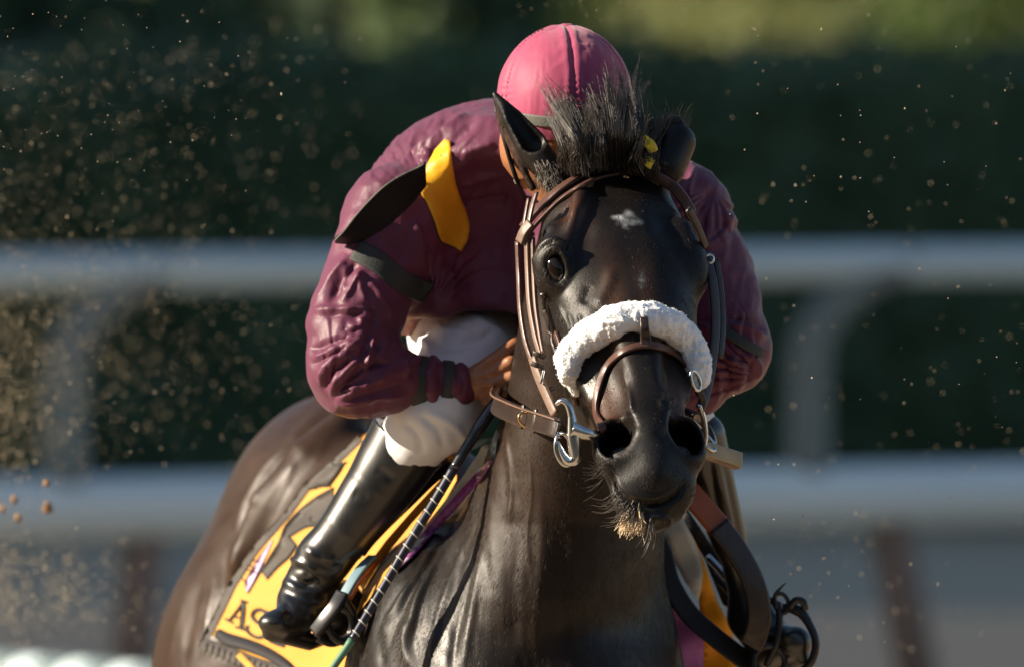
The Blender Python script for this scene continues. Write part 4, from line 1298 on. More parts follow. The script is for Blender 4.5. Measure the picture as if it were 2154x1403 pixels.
# ---- white breeches
BR = Field(axis((800, 1160, 5), (1160, 1560, 9)), axis((600, 980, 5)), axis((560, 1400, 9)))
BR.tube([(1000, 690, 1180), (985, 765, 860), (918, 872, 720)], [130, 107, 82], 20)
BR.tube([(918, 872, 720), (840, 960, 800)], [82, 66], 20)
BR.tube([(1100, 690, 1180), (1330, 800, 960), (1448, 885, 880), (1464, 915, 885)], [130, 100, 56, 40], 30)
BR.tube([(1000, 690, 1180), (1110, 690, 1200)], [130, 130], 60)
v, f = BR.mesh(1)
Nn = vnormals(v, f)
v = creases(v, Nn, [([(900, 700), (940, 730), (1010, 712), (1045, 690)], 9, -9), ([(880, 700), (905, 735), (915, 770)], 7, 6), ([(915, 690), (960, 700), (1000, 703)], 8, 6), ([(985, 660), (1040, 690), (1080, 720)], 7, 5),
    ([(850, 885), (880, 920), (885, 960)], 9, -6), ([(880, 870), (920, 905), (935, 950)], 8, -6), ([(900, 865), (960, 900), (985, 940)], 8, 6)])
v = v + vnormals(v, f) * (noise3(v * [1, 1, .5], 48, 51, 3) * 4)[:, None]
link('breeches', v, f, M['breeches'], jockey)
def brw(u, v_): return np.array([BR.front(a, b) for a, b in zip(u, v_)]) - 3
for k, q in enumerate([[(905, 674), (926, 678), (930, 690), (908, 686)], [(915, 682), (942, 688), (946, 698), (920, 696)]]):
    poly_on('print', q, brw, 2, M['ink'], jockey, dens=8)

# ---- boots
def boot_right():
    B = Field(axis((520, 960, 3.5)), axis((860, 1400, 3.5)), axis((560, 1080, 5)))
    B.tube([(866, 915, 800), (800, 1020, 814), (735, 1110, 828), (680, 1175, 850)], [88, 74, 62, 54], 10)
    B.tube([(680, 1175, 850), (652, 1215, 880), (640, 1262, 880)], [54, 50, 56], 24)
    B.tube([(660, 1250, 900), (628, 1290, 850), (592, 1310, 810)], [56, 46, 30], 24)
    B.ell((578, 1310, 800), (36, 25, 38), 16)
    B.tube([(720, 1262, 930), (705, 1300, 930)], [44, 40], 24)             # heel
    B.tube([(712, 1328, 920), (650, 1352, 860), (565, 1334, 800)], [18, 16, 14], 10)   # sole
    B.tube([(862, 872, 780), (915, 950, 780)], [5, 5], 4)
    # cut the top opening
    a = nrm(np.array([866 - 800, 915 - 1020, -40.0]))
    sl, u, v, w = B.box((700, 820, 500), (1000, 1040, 1090))
    d = (u - 858) * 0.56 + (v - 915) * -0.80 + (w - 800) * -0.15
    B.op(sl, -(d + 8.0) * 1.0, 4, 'sub')
    v, f = B.mesh(1); N = vnormals(v, f)
    v = creases(v, N, [(p, w_ * 1.2, h * .62) for p, w_, h in [([(596, 1172), (630, 1182), (660, 1205), (645, 1222)], 6, 10), ([(604, 1190), (640, 1200), (655, 1225), (620, 1236)], 8, -12), ([(660, 1160), (690, 1190), (720, 1195)], 8, -8), ([(640, 1150), (675, 1175), (715, 1180)], 7, 7),
        ([(585, 1215), (640, 1240), (700, 1235)], 7, 7), ([(590, 1240), (640, 1262), (690, 1262)], 8, -7), ([(570, 1290), (620, 1288), (680, 1300)], 6, 6), ([(600, 1262), (610, 1290), (600, 1315)], 6, -6), ([(790, 985), (830, 1010)], 8, -4), ([(742, 1035), (775, 1050)], 10, -3)]])
    v = v + vnormals(v, f) * (noise3(v, 90, 61, 2) * 1.6)[:, None]
    return link('boot', v, f, M['boot'], jockey)
br = boot_right()
sheet('boot_cuff', lambda a, b: np.stack([762 + 60 * a + 34 * b * (1 - a) + 8 * b, 952 - 78 * a - 26 * b, 806 - 26 * a + 34 * b], 1), 10, 6, 5, M['boot_top'], br)

def boot_left():
    B = Field(axis((1420, 1760, 4)), axis((860, 1440, 4)), axis((760, 1180, 6)))
    B.tube([(1478, 915, 880), (1505, 1040, 930), (1535, 1140, 980), (1556, 1205, 1010)], [48, 46, 38, 26], 10)
    B.tube([(1556, 1205, 1010), (1580, 1290, 1020)], [30, 44], 20)
    B.tube([(1580, 1300, 1020), (1630, 1360, 970), (1672, 1352, 900)], [48, 52, 36], 24)
    B.tube([(1560, 1380, 1030), (1640, 1412, 960), (1690, 1385, 890)], [18, 18, 14], 12)
    v, f = B.mesh(1); N = vnormals(v, f)
    v = creases(v, N, [([(1500, 930), (1520, 1030), (1550, 1150)], 6, 6), ([(1490, 960), (1505, 1050), (1530, 1150)], 7, -7), ([(1525, 980), (1545, 1080), (1562, 1180)], 5, -4), ([(1590, 1330), (1640, 1340), (1680, 1330)], 8, 5)])
    return link('boot', v, f, M['boot'], jockey)
boot_left()

# ---- cap over the helmet: six gores, puckered seams, button
def cap():
    c = np.array([1188.0, 214.0, 520.0]); R = np.array([144.0, 158.0, 162.0])
    na, npz = 220, 90
    seams = np.radians([-62, 8, 68, 128, 188, 248])
    V, F = [], []
    gi, gj = np.meshgrid(np.radians(1.5 + 120 * np.arange(npz + 1) / npz), 2 * math.pi * np.arange(na) / na, indexing='ij')
    d3 = np.stack([np.sin(gi) * np.sin(gj), -np.cos(gi), -np.sin(gi) * np.cos(gj)], -1).reshape(-1, 3)
    capn = (noise3(d3 * [1, .35, 1], .16, 5, 2) * .006 + (1 - 2 * np.abs(noise3(d3 * [1.2, .3, 1.2], .11, 8, 1))) * .004 + noise3(d3, .5, 3, 2) * .010).reshape(npz + 1, na)
    for i in range(npz + 1):
        ph = math.radians(1.5 + 120 * i / npz)
        for j in range(na):
            az = 2 * math.pi * j / na
            ds = np.min(np.abs((az - seams + math.pi) % (2 * math.pi) - math.pi)) * math.sin(ph)
            r = 1 - 0.016 * math.exp(-(ds / 0.03) ** 2) + 0.012 * math.exp(-((ds - 0.08) / 0.05) ** 2)
            pk = math.exp(-(ds / 0.16) ** 2) * math.exp(-((ph - 1.72) / 0.35) ** 2)
            r += 0.012 * math.sin(ph * 70 + ds * 8) * pk + 0.003 * math.sin(az * 7 + ph * 3)
            if ph > 1.75: r -= 0.10 * (ph - 1.75) ** 1.5
            r += 0.012 * math.exp(-(ph / 0.3) ** 2)
            r += capn[i, j]
            sx = math.sin(ph) ** 0.94
            V.append(c + np.array([sx * math.sin(az), -math.cos(ph), -sx * math.cos(az)]) * R * r)
    for i in range(npz):
        for j in range(na):
            a, b = i * na + j, i * na + (j + 1) % na
            F.append((a, b, b + na, a + na))
    F.append(tuple(range(na))[::-1])
    F = [f[::-1] for f in F]
    k = link('cap', V, F, M['cap'], jockey)
    tube('button', [(1192, 66, 520), (1192, 58, 520), (1192, 53, 520), (1192, 50.5, 520)], [14, 16, 14.5, 9], M['cap'], k, 18)
    # stitches either side of the left seam
    st = []
    for s_ in (-1, 1):
        for i in range(26):
            ph = math.radians(18 + 92 * i / 26); az = seams[0] + s_ * 0.062 / max(0.4, math.sin(ph))
            sx = math.sin(ph) ** 0.94
            p = c + np.array([sx * math.sin(az), -math.cos(ph), -sx * math.cos(az)]) * R * 1.006
            q = c + np.array([math.sin(ph + .03) ** .94 * math.sin(az), -math.cos(ph + .03), -math.sin(ph + .03) ** .94 * math.cos(az)]) * R * 1.006
            st.append(np.array([p, (p + q) / 2, q]))
    v, f = strands(st, [1.5] * len(st), 4, 1.0)
    tag(link('stitching', v, f, M['cap_thread'], k), kind='stuff')
    # goggle strap
    P, N = [], []
    for az in np.linspace(-math.pi, math.pi, 80):
        ph = math.radians(98 + 9 * math.cos(az - 0.3)); sx = math.sin(ph)
        d = np.array([sx * math.sin(az), -math.cos(ph), -sx * math.cos(az)])
        P.append(c + d * R * 1.012); N.append(d)
    ribbon('goggle_strap', P, N, 24, 5, M['grey_elastic'], jockey)
cap()

# chin strap down the lit edge of the cheek
def jface(u, v_):
    q = JB.front(u, v_)
    return q if q == q else 470
cs = np.array([(x, y, jface(max(x, 1075), y) - 8) for x, y in ((1046, 236), (1060, 290), (1074, 340), (1090, 386), (1110, 426))], float)
tube('chin_strap', catmull(cs, 6), 5, M['black_cloth'], jockey, 8)
sphere('strap_buckle', cs[3] + [-4, -6, -6], (6, 9, 5), M['steel'], jockey, 12, 8)
# ================================================================ bridle
bridle = empty('bridle', 'brown leather bridle with browband, nosebands and steel bit on the horse', 'bridle', tuple(W([[1300, 500, 0]])[0]))

strap('browband', HF, [(1104, 482), (1140, 440), (1186, 400), (1240, 369), (1296, 354), (1346, 356), (1392, 374), (1428, 406), (1451, 446)], 24, 11, M['leather'], bridle, off=7)
strap('browband_lining', HF, [(1112, 496), (1148, 455), (1192, 415), (1244, 384), (1298, 370), (1346, 372), (1386, 388)], 10, 8, M['leather'], bridle, off=4)
def wst(name, pts, width, thick, m, parent=None, nrmv=(-.75, -.15, -.65), n=8):
    C = catmull(np.array(pts, float), n)
    N = np.repeat(nrm(np.array(nrmv, float))[None], len(C), 0)
    return ribbon(name, C, N, width, thick, m, parent or bridle)
wl = HF.front(1150, 520) + 85
wst('browband_loop', [(1117, 470, wl - 6), (1103, 488, wl - 2), (1094, 510, wl + 4)], 26, 12, M['leather_tan'])
wst('headpiece', [(1128, 405, wl + 20), (1118, 440, wl + 8), (1110, 480, wl)], 12, 6, M['leather'])
wst('headpiece', [(1112, 418, wl + 24), (1106, 450, wl + 12), (1100, 485, wl + 4)], 8, 6, M['leather'])
wst('cheek_strap', [(1088, 508, wl + 10), (1091, 580, wl), (1094, 650, wl - 40), (1103, 710, wl - 70), (1118, 760, wl - 95)], 11, 7, M['leather'])
wst('cheek_strap', [(1108, 500, wl), (1110, 570, wl - 14), (1114, 640, wl - 44), (1124, 700, wl - 78), (1137, 748, wl - 104)], 12, 8, M['leather_tan'])
wst('cheek_strap', [(1120, 500, wl - 4), (1122, 570, wl - 18), (1126, 640, wl - 48), (1134, 700, wl - 82), (1142, 744, wl - 106)], 10, 8, M['leather_tan'])
strap('cheek_strap', HF, [(1144, 615), (1148, 650), (1162, 710), (1182, 770), (1196, 830)], 13, 8, M['leather_dark'], bridle, off=5)
strap('cheek_strap', HF, [(1172, 700), (1188, 740), (1204, 790), (1216, 850)], 16, 8, M['leather'], bridle, off=5)
wst('cheek_strap', [(1120, 752, wl - 96), (1132, 790, wl - 118), (1150, 832, wl - 142), (1168, 872, wl - 170)], 22, 9, M['leather_tan'])
for p, q in (((1122, 742), (1146, 752)), ((1118, 764), (1142, 774)), ((1142, 826), (1164, 816))):
    wst('keeper', [(p[0], p[1], wl - 112), ((p[0] + q[0]) / 2, (p[1] + q[1]) / 2, wl - 118), (q[0], q[1], wl - 112)], 10, 6, M['leather_dark'])
tube('buckle', catmull([(1136, 806, wl - 140), (1140, 796, wl - 142), (1144, 778, wl - 142)], 5), 3, M['steel'], bridle)
#tube('buckle', catmull([(1082, 392, wl + 60), (1088, 404, wl + 50), (1092, 420, wl + 44)], 5), 3.4, M['steel'], bridle)
#tube('chain', catmull([(1066, 352, wl + 70), (1078, 378, wl + 62), (1086, 410, wl + 50), (1102, 432, wl + 30)], 6), 4, M['steel_dark'], bridle)

# thin nose strap with the upright tab
strap('nose_strap', HF, [(1266, 905), (1259, 872), (1258, 838), (1268, 796), (1290, 760), (1322, 738), (1358, 730), (1398, 737), (1432, 757), (1458, 792), (1468, 832)], 17, 8, M['leather'], bridle, off=6)
# sheepskin noseband
fc = [(1200, 788), (1213, 742), (1248, 705), (1298, 684), (1354, 678), (1404, 690), (1440, 724), (1458, 766), (1464, 800)]
FP, FN = on(HF, fc, 16, 6, 10)
FF = Field(axis((1130, 1540, 3.2)), axis((600, 880, 3.2)), axis((FP[:, 2].min() - 90, FP[:, 2].max() + 90, 4)))
fr = np.interp(np.linspace(0, 1, len(FP)), [0, .08, .25, .5, .75, .92, 1], [19, 29, 33, 33, 31, 26, 17])
FF.tube(FP, fr, 6)
FF.tube([FP[1] + [0, 0, -4], FP[0] + [12, 26, -10]], [16, 8], 10)
v, f = FF.mesh(1); N = vnormals(v, f)
nn = noise3(v, 26, 71, 1) * 4.0 + (1 - 2 * np.abs(noise3(v, 14, 72, 1))) * 2.4 + noise3(v, 5, 73, 1) * 1.1
v = v + N * nn[:, None]
link('sheepskin', v, f, M['fleece'], bridle)
def fuzz():
    r = np.random.default_rng(12); L, R = [], []
    idx = r.choice(len(v), 2600, replace=False)
    for i in idx:
        d = nrm(N[i] + r.normal(0, .5, 3))
        e = nrm(d + r.normal(0, .8, 3))
        ln = r.uniform(1.5, 3.6)
        L.append(np.array([v[i] - d, v[i] + d * ln * .6, v[i] + d * ln * .7 + e * ln * .5])); R.append(r.uniform(0.5, 0.9))
    a, b = strands(L, R, 3, .4)
    tag(link('wool_tufts', a, b, M['fleece'], bridle), kind='stuff')
fuzz()
tw = min(HF.front(1356, 690), HF.front(1358, 720))
fw_ = min(x for x in [FF.front(1356, y) for y in (670, 690, 705)] if x == x)
wst('tab', [(1354, 668, fw_ - 2), (1356, 690, fw_ - 12), (1358, 712, fw_ - 6), (1359, 734, tw - 16)], [17, 17.1, 17.2, 17.4, 17.6, 17.8, 18, 18.4, 18.8, 19.2, 19.6, 20, 20.5, 21, 21.5, 22, 22.4, 22.8, 23, 23, 23, 23, 23, 23, 23], 7, M['leather_dark'], nrmv=(0, -.3, -1))

# bit
bw = HF.front(1262, 905)
bw = bw if bw == bw else -150
A = [(1170, 850, bw - 4), (1181, 843, bw - 10), (1194, 850, bw - 14), (1202, 872, bw - 14), (1205, 900, bw - 12), (1208, 935, bw - 10), (1210, 962, bw - 6), (1198, 970, bw - 6), (1186, 958, bw - 4), (1178, 940, bw - 2), (1172, 928, bw)]
tube('bit_cheek', catmull(A, 6), np.interp(np.linspace(0, 1, 61), [0, .3, .45, .6, .8, 1], [4.5, 8.5, 15, 13, 8, 4]), M['steel'], bridle, 14)
tube('mouthpiece', catmull([(1204, 902, bw - 12), (1222, 908, bw - 10), (1245, 914, bw), (1268, 920, bw + 30)], 6), np.interp(np.linspace(0, 1, 19), [0, .3, 1], [20, 15, 12]), M['steel'], bridle, 14)
ring('bit_ring', (1186, 945, bw + 6), (1, .2, .5), (0.1, 1, 0), 20, 4.4, M['steel'], bridle, r2=34)
# shaded side straps
wr = HF.front(1470, 560)
wr = wr if wr == wr else 160
for nm, pts, wd_ in (('cheek_strap', [(1484, 530, 190), (1500, 600, 150), (1505, 680, 110), (1498, 760, 60), (1484, 830, 10), (1472, 860, -20)], 22), ('cheek_strap', [(1506, 548, 220), (1516, 620, 190), (1519, 690, 150), (1514, 750, 110)], 16),
                     ('headpiece', [(1448, 440, 120), (1468, 480, 150), (1484, 520, 180)], 16)):
    wst(nm, pts, wd_, 9, M['leather_dark'], nrmv=(.6, -.1, -.8))
for c in ((1492, 545, 176), (1486, 578, 160)):
    ring('buckle', c, (.5, .8, 0), (.8, -.5, .3), 9, 3, M['steel'], bridle)
ring('bit_ring', (1463, 800, -90), (.3, 1, .2), (.7, -.2, .7), 22, 4, M['steel'], bridle, r2=12)
wst('keeper', [(1470, 820, -60), (1478, 842, -50), (1474, 866, -46)], 14, 8, M['leather_dark'], nrmv=(.3, 0, -1))
tube('bit_cheek', catmull([(1470, 850, -50), (1480, 880, -40), (1484, 915, -34), (1480, 945, -30)], 6), 6, M['steel'], bridle)
ring('bit_ring', (1490, 930, -20), (.6, .8, 0), (.4, -.3, .8), 22, 4, M['steel'], bridle, r2=13)
# yellow tape at the folded ear
for a in ([(1348, 290, 214), (1358, 298, 206), (1368, 306, 208), (1374, 320, 216)], [(1354, 334, 216), (1362, 340, 210), (1372, 347, 216)]):
    wst('tape', a, 22, 5, M['tag_yellow'], nrmv=(0, -.2, -1))
sphere('stud', (1316, 373, HF.front(1316, 373) - 3), (8, 6, 4), M['brass'], bridle, 14, 10)

# reins
reins = empty('reins', 'brown stitched leather reins running from the steel bit to the hand of the jockey', 'reins', tuple(W([[1110, 880, 300]])[0]))
RP = catmull([(1176, 902, bw + 10), (1150, 893, bw + 60), (1108, 880, bw + 230), (1070, 865, bw + 420), (1042, 850, bw + 620), (1046, 834, 640), (1062, 822, 668)], 8)
RN = np.repeat(nrm(np.array([[-.55, -.1, -.8]])), len(RP), 0)
rp = ribbon('near_rein', RP, RN, 42, 9, M['leather_dark'], reins)
for s_ in (-1, 1):
    tube('edge_piping', RP + np.array([0.3, 1, 0]) * s_ * 19 + RN * 4.5, 2.4, M['leather_tan'], rp, 6)
for c in (1098, 1122):
    k = int(np.argmin(np.abs(RP[:40, 0] - c)))
    wst('keeper', [RP[k] + [3, -25, -9], RP[k] + [0, 0, -12], RP[k] + [-3, 25, -9]], 11, 6, M['leather_dark'], rp)
k = int(np.argmin(np.abs(RP[:40, 0] - 1110)))
ring('buckle', RP[k] + [0, 3, -12], (1, .3, .3), (0, 1, 0), 18, 3, M['brass'], rp, r2=15)
tube('off_rein', catmull([(1480, 948, -20), (1500, 930, 120), (1470, 880, 420), (1400, 850, 690)], 8), 9, M['leather_dark'], reins)
wst('rein_stop', [(1480, 944, -26), (1504, 951, -10), (1532, 960, 14), (1557, 968, 36)], 36, 15, M['cream_block'], reins, nrmv=(.12, -.3, -1))
wst('rein_billet', [(1484, 961, -22), (1508, 968, -6), (1534, 977, 16), (1550, 983, 32)], 7, 18, M['leather_tan'], reins, nrmv=(.12, -.3, -1))

# ================================================================ saddle cloth
cloth = empty('saddlecloth', 'yellow and grey printed saddlecloth with black lettering behind the boot', 'saddlecloth', tuple(W([[640, 1250, 1500]])[0]))
def cw0(u, v):
    t = ((u - 757) * .794 + (v - 925) * .608) / 231.0
    a = ((u - 757) * -.608 + (v - 925) * .794) / 554.0
    return 1560 - 470 * t + 150 * a + 30 * np.sin(a * 9 + t * 3) * np.clip(a, 0, 1) + 16 * np.sin(a * 21 + t * 7 + 1)
_g = (np.arange(400, 1080, 8.0), np.arange(880, 1440, 8.0))
_cw = np.array([[min(cw0(a, b), (lambda q: q - 26 if q == q else 1e9)(HF.front(a, b))) for b in _g[1]] for a in _g[0]])
for _ in range(6):
    P_ = np.pad(_cw, 1, mode='edge'); _cw = np.minimum(_cw, (P_[:-2, 1:-1] + P_[2:, 1:-1] + P_[1:-1, :-2] + P_[1:-1, 2:]) / 4)
def cw(u, v):
    u = np.asarray(u, float); v = np.asarray(v, float)
    x = np.clip((u - _g[0][0]) / 8, 0, len(_g[0]) - 1.01); y = np.clip((v - _g[1][0]) / 8, 0, len(_g[1]) - 1.01)
    i = x.astype(int); j = y.astype(int); x = x - i; y = y - j
    return _cw[i, j] * (1 - x) * (1 - y) + _cw[i + 1, j] * x * (1 - y) + _cw[i, j + 1] * (1 - x) * y + _cw[i + 1, j + 1] * x * y
def lay(o): return lambda u, v: cw(u, v) - o
poly_on('cloth_panel', [(757, 918), (708, 968), (648, 1018), (606, 1078), (536, 1155), (488, 1228), (438, 1330), (500, 1372), (580, 1402), (660, 1425), (720, 1420), (745, 1300), (830, 1190), (920, 1080), (960, 1010), (960, 960), (900, 905), (820, 880)], lay(0), 6, M['cloth_yellow'], cloth, dens=10)
poly_on('border', [(752, 916), (700, 966), (641, 1014), (600, 1074), (529, 1151), (482, 1224), (432, 1324), (416, 1362), (430, 1366), (448, 1330), (496, 1232), (542, 1160), (612, 1082), (653, 1024), (711, 976), (762, 926)], lay(5), 6, M['cloth_grey'], cloth, dens=10)
poly_on('border', [(418, 1362), (432, 1342), (470, 1352), (530, 1378), (590, 1398), (640, 1420), (610, 1432), (540, 1412), (470, 1386)], lay(9), 6, M['cloth_grey'], cloth, dens=9)
for i in range(15):
    x = 434 + i * 12.5; y = 1350 + i * 4.6
    poly_on('rib', [(x, y), (x + 4, y + 1.5), (x - 3, y + 26), (x - 7, y + 25)], lay(13), 5, M['cloth_grey'], cloth, dens=12)
def arc(pts, n=5): return [tuple(p) for p in catmull(np.array(pts, float), n)]
poly_on('print', arc([(648, 1027), (672, 998), (697, 972)]) + [(727, 972)] + arc([(727, 972), (712, 996), (694, 1020)]) + arc([(694, 1020), (676, 1022), (662, 1028)]), lay(5), 4, M['cloth_grey'], cloth)
poly_on('print', arc([(700, 1024), (664, 1044), (626, 1074), (600, 1104), (588, 1136), (566, 1172), (548, 1200)]) + arc([(560, 1216), (582, 1192), (606, 1170), (622, 1146)]) + arc([(607, 1127), (640, 1108), (662, 1104)]) + [(700, 1060)], lay(5), 4, M['cloth_grey'], cloth)
poly_on('print', [(574, 1134), (556, 1154), (540, 1176), (524, 1204), (514, 1224), (519, 1246), (528, 1230), (540, 1206), (554, 1178)], lay(6), 4, M['cloth_mauve'], cloth)
def stroke(name, pts, wd_, off=7, m='ink', n=6, parent=None):
    C = catmull(np.array(pts, float), n)
    T = nrm(np.gradient(C, axis=0)); B = np.stack([-T[:, 1], T[:, 0]], 1)
    wd_ = np.broadcast_to(np.asarray(wd_, float), (len(C),))[:, None]
    L = [tuple(p) for p in C + B * wd_ / 2] + [tuple(p) for p in (C - B * wd_ / 2)[::-1]]
    return poly_on(name, L, lay(off), 4, M[m], parent or cloth, dens=9)
stroke('print_line', [(648, 1028), (672, 1022), (694, 1021)], 3.2)
stroke('print_line', [(697, 974), (712, 977), (728, 971)], 3.2)
stroke('print_line', [(700, 1026), (664, 1046), (626, 1076), (600, 1106), (587, 1138), (566, 1172), (548, 1202)], 3.6)
stroke('print_line', [(607, 1127), (640, 1108), (664, 1104)], 3.4); stroke('print_line', [(607, 1128), (614, 1136), (622, 1146)], 3.2)
stroke('print_line', [(622, 1147), (606, 1170), (582, 1192), (560, 1217)], 3.2)
stroke('print_line', [(556, 1185), (540, 1212), (520, 1246)], 3)
for p, q in (((528, 1176), (548, 1182)), ((516, 1196), (540, 1204)), ((519, 1187), (534, 1192)), ((506, 1214), (514, 1220)), ((540, 1190), (532, 1206))):
    stroke('print_line', [p, ((p[0] + q[0]) / 2, (p[1] + q[1]) / 2), q], 2.6, n=3)
stroke('print_line', [(650, 1092), (655, 1086), (652, 1096), (662, 1098)], 2.6, n=3)
# the letters A and S
ltr = [([(481, 1305), (496, 1286), (513, 1263)], 4.5), ([(511, 1262), (510, 1290), (507, 1320)], 8), ([(489, 1296), (499, 1297), (509, 1302)], 4), ([(473, 1300), (481, 1305), (490, 1309)], 4.5), ([(495, 1317), (507, 1321), (518, 1325)], 5), ([(505, 1262), (512, 1263), (520, 1266)], 4)]
for p, w_ in ltr: stroke('letter', p, w_, n=4)
stroke('letter', [(560, 1296), (557, 1287), (546, 1281), (534, 1285), (530, 1295), (538, 1306), (550, 1314), (558, 1324), (554, 1336), (542, 1340), (528, 1334), (519, 1324), (520, 1314)], 6.5, n=5)
stroke('letter', [(560, 1283), (559, 1290), (558, 1298)], 4, n=4)
stroke('letter', [(566, 1346), (580, 1352), (598, 1358)], 7, n=4)
poly_on('print', arc([(452, 1328), (462, 1322), (480, 1330), (520, 1342), (560, 1358), (600, 1384), (626, 1412)]) + arc([(606, 1420), (578, 1396), (548, 1380), (510, 1366), (472, 1356), (452, 1340)]), lay(15), 5, M['ink'], cloth, dens=9)
poly_on('fold', [(496, 1380), (506, 1370), (534, 1400), (552, 1424), (540, 1424)], lay(17), 5, M['cloth_yellow'], cloth)

# ================================================================ saddle: flaps, felts, stirrups
saddle = empty('saddle', 'small black race saddle with pale felt, girth straps and stirrups', 'saddle', tuple(W([[1050, 950, 1250]])[0]))
def lin(w0, du=0, dv=0, u0=900, v0=1050): return lambda u, v: w0 + du * (u - u0) + dv * (v - v0) + 6 * np.sin(v / 19.0 + u / 31)
def clear(f, off=16):
    """keep a hanging panel clear of the horse behind it"""
    def g(u, v):
        w_ = f(u, v)
        for i in range(len(w_)):
            q = HF.front(u[i], v[i])
            if q == q and w_[i] > q - off: w_[i] = q - off
        return w_
    return g
poly_on('felt_pad', [(1046, 922), (1040, 965), (1012, 1004), (960, 1062), (905, 1120), (862, 1168), (846, 1172), (880, 1122), (930, 1060), (975, 1000), (1005, 955), (1022, 922)], clear(lin(930, -.5, .1)), 12, M['cloth_pale'], saddle)
poly_on('girth_edge', [(1040, 962), (1016, 1004), (965, 1064), (915, 1118), (868, 1170), (832, 1203), (820, 1197), (834, 1176), (876, 1134), (926, 1078), (976, 1022), (1008, 986)], clear(lin(850, -.5, .1)), 10, M['cloth_plum'], saddle)
poly_on('girth_edge', [(868, 1170), (832, 1200), (820, 1197), (834, 1176), (862, 1150)], clear(lin(838, -.5, .1)), 6, M['cloth_mauve'], saddle)
poly_on('pad_binding', [(934, 1000), (948, 990), (915, 1046), (868, 1098), (818, 1160), (790, 1200), (768, 1250), (752, 1290), (735, 1290), (752, 1235), (772, 1190), (812, 1136), (868, 1072)], clear(lin(900, -.4, .2)), 8, M['cloth_yellow'], saddle)
poly_on('pad_binding', [(900, 975), (940, 955), (985, 928), (1030, 918), (1042, 926), (985, 950), (940, 985), (915, 1010)], clear(lin(915, -.5, .1)), 8, M['cloth_teal'], saddle)
poly_on('girth_strap', [(925, 950), (962, 930), (985, 938), (950, 962), (938, 966)], clear(lin(890, -.5, .1)), 8, M['white_cloth'], saddle)
poly_on('girth_strap', [(922, 958), (946, 950), (960, 960), (940, 972), (924, 974)], clear(lin(880, -.5, .1)), 8, M['cloth_yellow'], saddle)
fl = wst('flap', [(946, 975, 860), (905, 1008, 850), (862, 1050, 845), (812, 1098, 840), (776, 1136, 836), (756, 1162, 832)], 27, 16, M['black_cloth'], saddle, nrmv=(-.4, -.6, -.7))
wst('flap_edge', [(942, 966, 850), (898, 1000, 842), (856, 1042, 836), (806, 1090, 830), (770, 1128, 826), (752, 1158, 822)], 5, 12, M['leather'], fl, nrmv=(-.4, -.6, -.7))
wst('flap_tip', [(760, 1150, 822), (753, 1160, 818), (748, 1168, 822)], 22, 16, M['leather_tan'], fl, nrmv=(-.4, -.6, -.7))
# near stirrup
st = wst('stirrup_leather', [(784, 1170, 830), (765, 1188, 800), (744, 1216, 780), (722, 1254, 770), (708, 1276, 772)], 24, 8, M['cloth_teal'], saddle, nrmv=(-.5, -.3, -.8))
wst('leather_edge', [(794, 1178, 826), (776, 1196, 796), (756, 1222, 776), (736, 1258, 766)], 7, 9, M['leather_orange'], st, nrmv=(-.5, -.3, -.8))
si = wst('stirrup_iron', [(722, 1246, 758), (704, 1276, 750), (682, 1304, 756), (662, 1330, 770)], 32, 16, M['steel_dark'], saddle, nrmv=(-.5, -.3, -.8))
tube('iron_arm', catmull([(724, 1256, 780), (742, 1292, 800), (736, 1334, 810), (700, 1352, 800), (668, 1342, 780)], 6), 9, M['steel_dark'], si)
ring('tread', (716, 1312, 790), (1, .2, .4), (0, 1, 0), 30, 9, M['steel_dark'], si, r2=36)
# far side: felt, binding, straps and iron
poly_on('felt_pad', arc([(1398, 1092), (1424, 1078), (1448, 1112), (1466, 1152), (1478, 1200), (1474, 1242), (1468, 1262)]) + arc([(1440, 1222), (1414, 1170), (1400, 1130)]), lin(1130, 0, .1, 1430, 1150), 14, M['cloth_pale'], saddle)
poly_on('pad_binding', arc([(1416, 1076), (1442, 1104), (1466, 1146), (1488, 1200), (1508, 1260), (1540, 1330), (1552, 1425)]) + arc([(1470, 1425), (1478, 1340), (1470, 1262), (1478, 1215), (1466, 1160), (1444, 1114)]), lin(1150, 0, .1, 1430, 1150), 10, M['cloth_yellow_deep'], saddle)
poly_on('girth_edge', arc([(1392, 1215), (1420, 1262), (1452, 1296), (1482, 1330)]) + arc([(1480, 1370), (1478, 1425)]) + [(1424, 1425), (1408, 1330)], lin(1075, 0, .1, 1430, 1300), 10, M['cloth_purple'], saddle)
wst('girth_strap', [(1366, 1110, 1080), (1392, 1160, 1055), (1410, 1225, 1040), (1450, 1290, 1030), (1505, 1340, 1020), (1560, 1382, 1010), (1600, 1412, 1005)], 46, 9, M['webbing'], saddle, nrmv=(.3, -.4, -.85))
sl_ = wst('stirrup_leather', [(1424, 1006, 850), (1462, 1048, 842), (1500, 1092, 836), (1526, 1120, 832)], 54, 9, M['leather_orange'], saddle, nrmv=(.3, -.3, -.9))
wst('stirrup_leather', [(1512, 1104, 830), (1552, 1160, 835), (1586, 1226, 840), (1598, 1290, 845), (1590, 1336, 850), (1578, 1358, 855)], 52, 10, M['leather_dark'], saddle, nrmv=(.3, -.3, -.9))
poly_on('flap', [(1440, 1060), (1480, 1120), (1530, 1200), (1570, 1260), (1560, 1300), (1520, 1270), (1480, 1170), (1430, 1090)], lin(1180, 0, .1, 1480, 1150), 12, M['black_cloth'], saddle)
tube('buckle', catmull([(1488, 1170, 1120), (1520, 1205, 1100), (1546, 1240, 1080)], 6), 8, M['steel'], saddle)
tube('girth_tube', catmull([(1500, 1206, 1090), (1536, 1246, 1080), (1560, 1276, 1075)], 5), 7, M['steel_dark'], saddle)
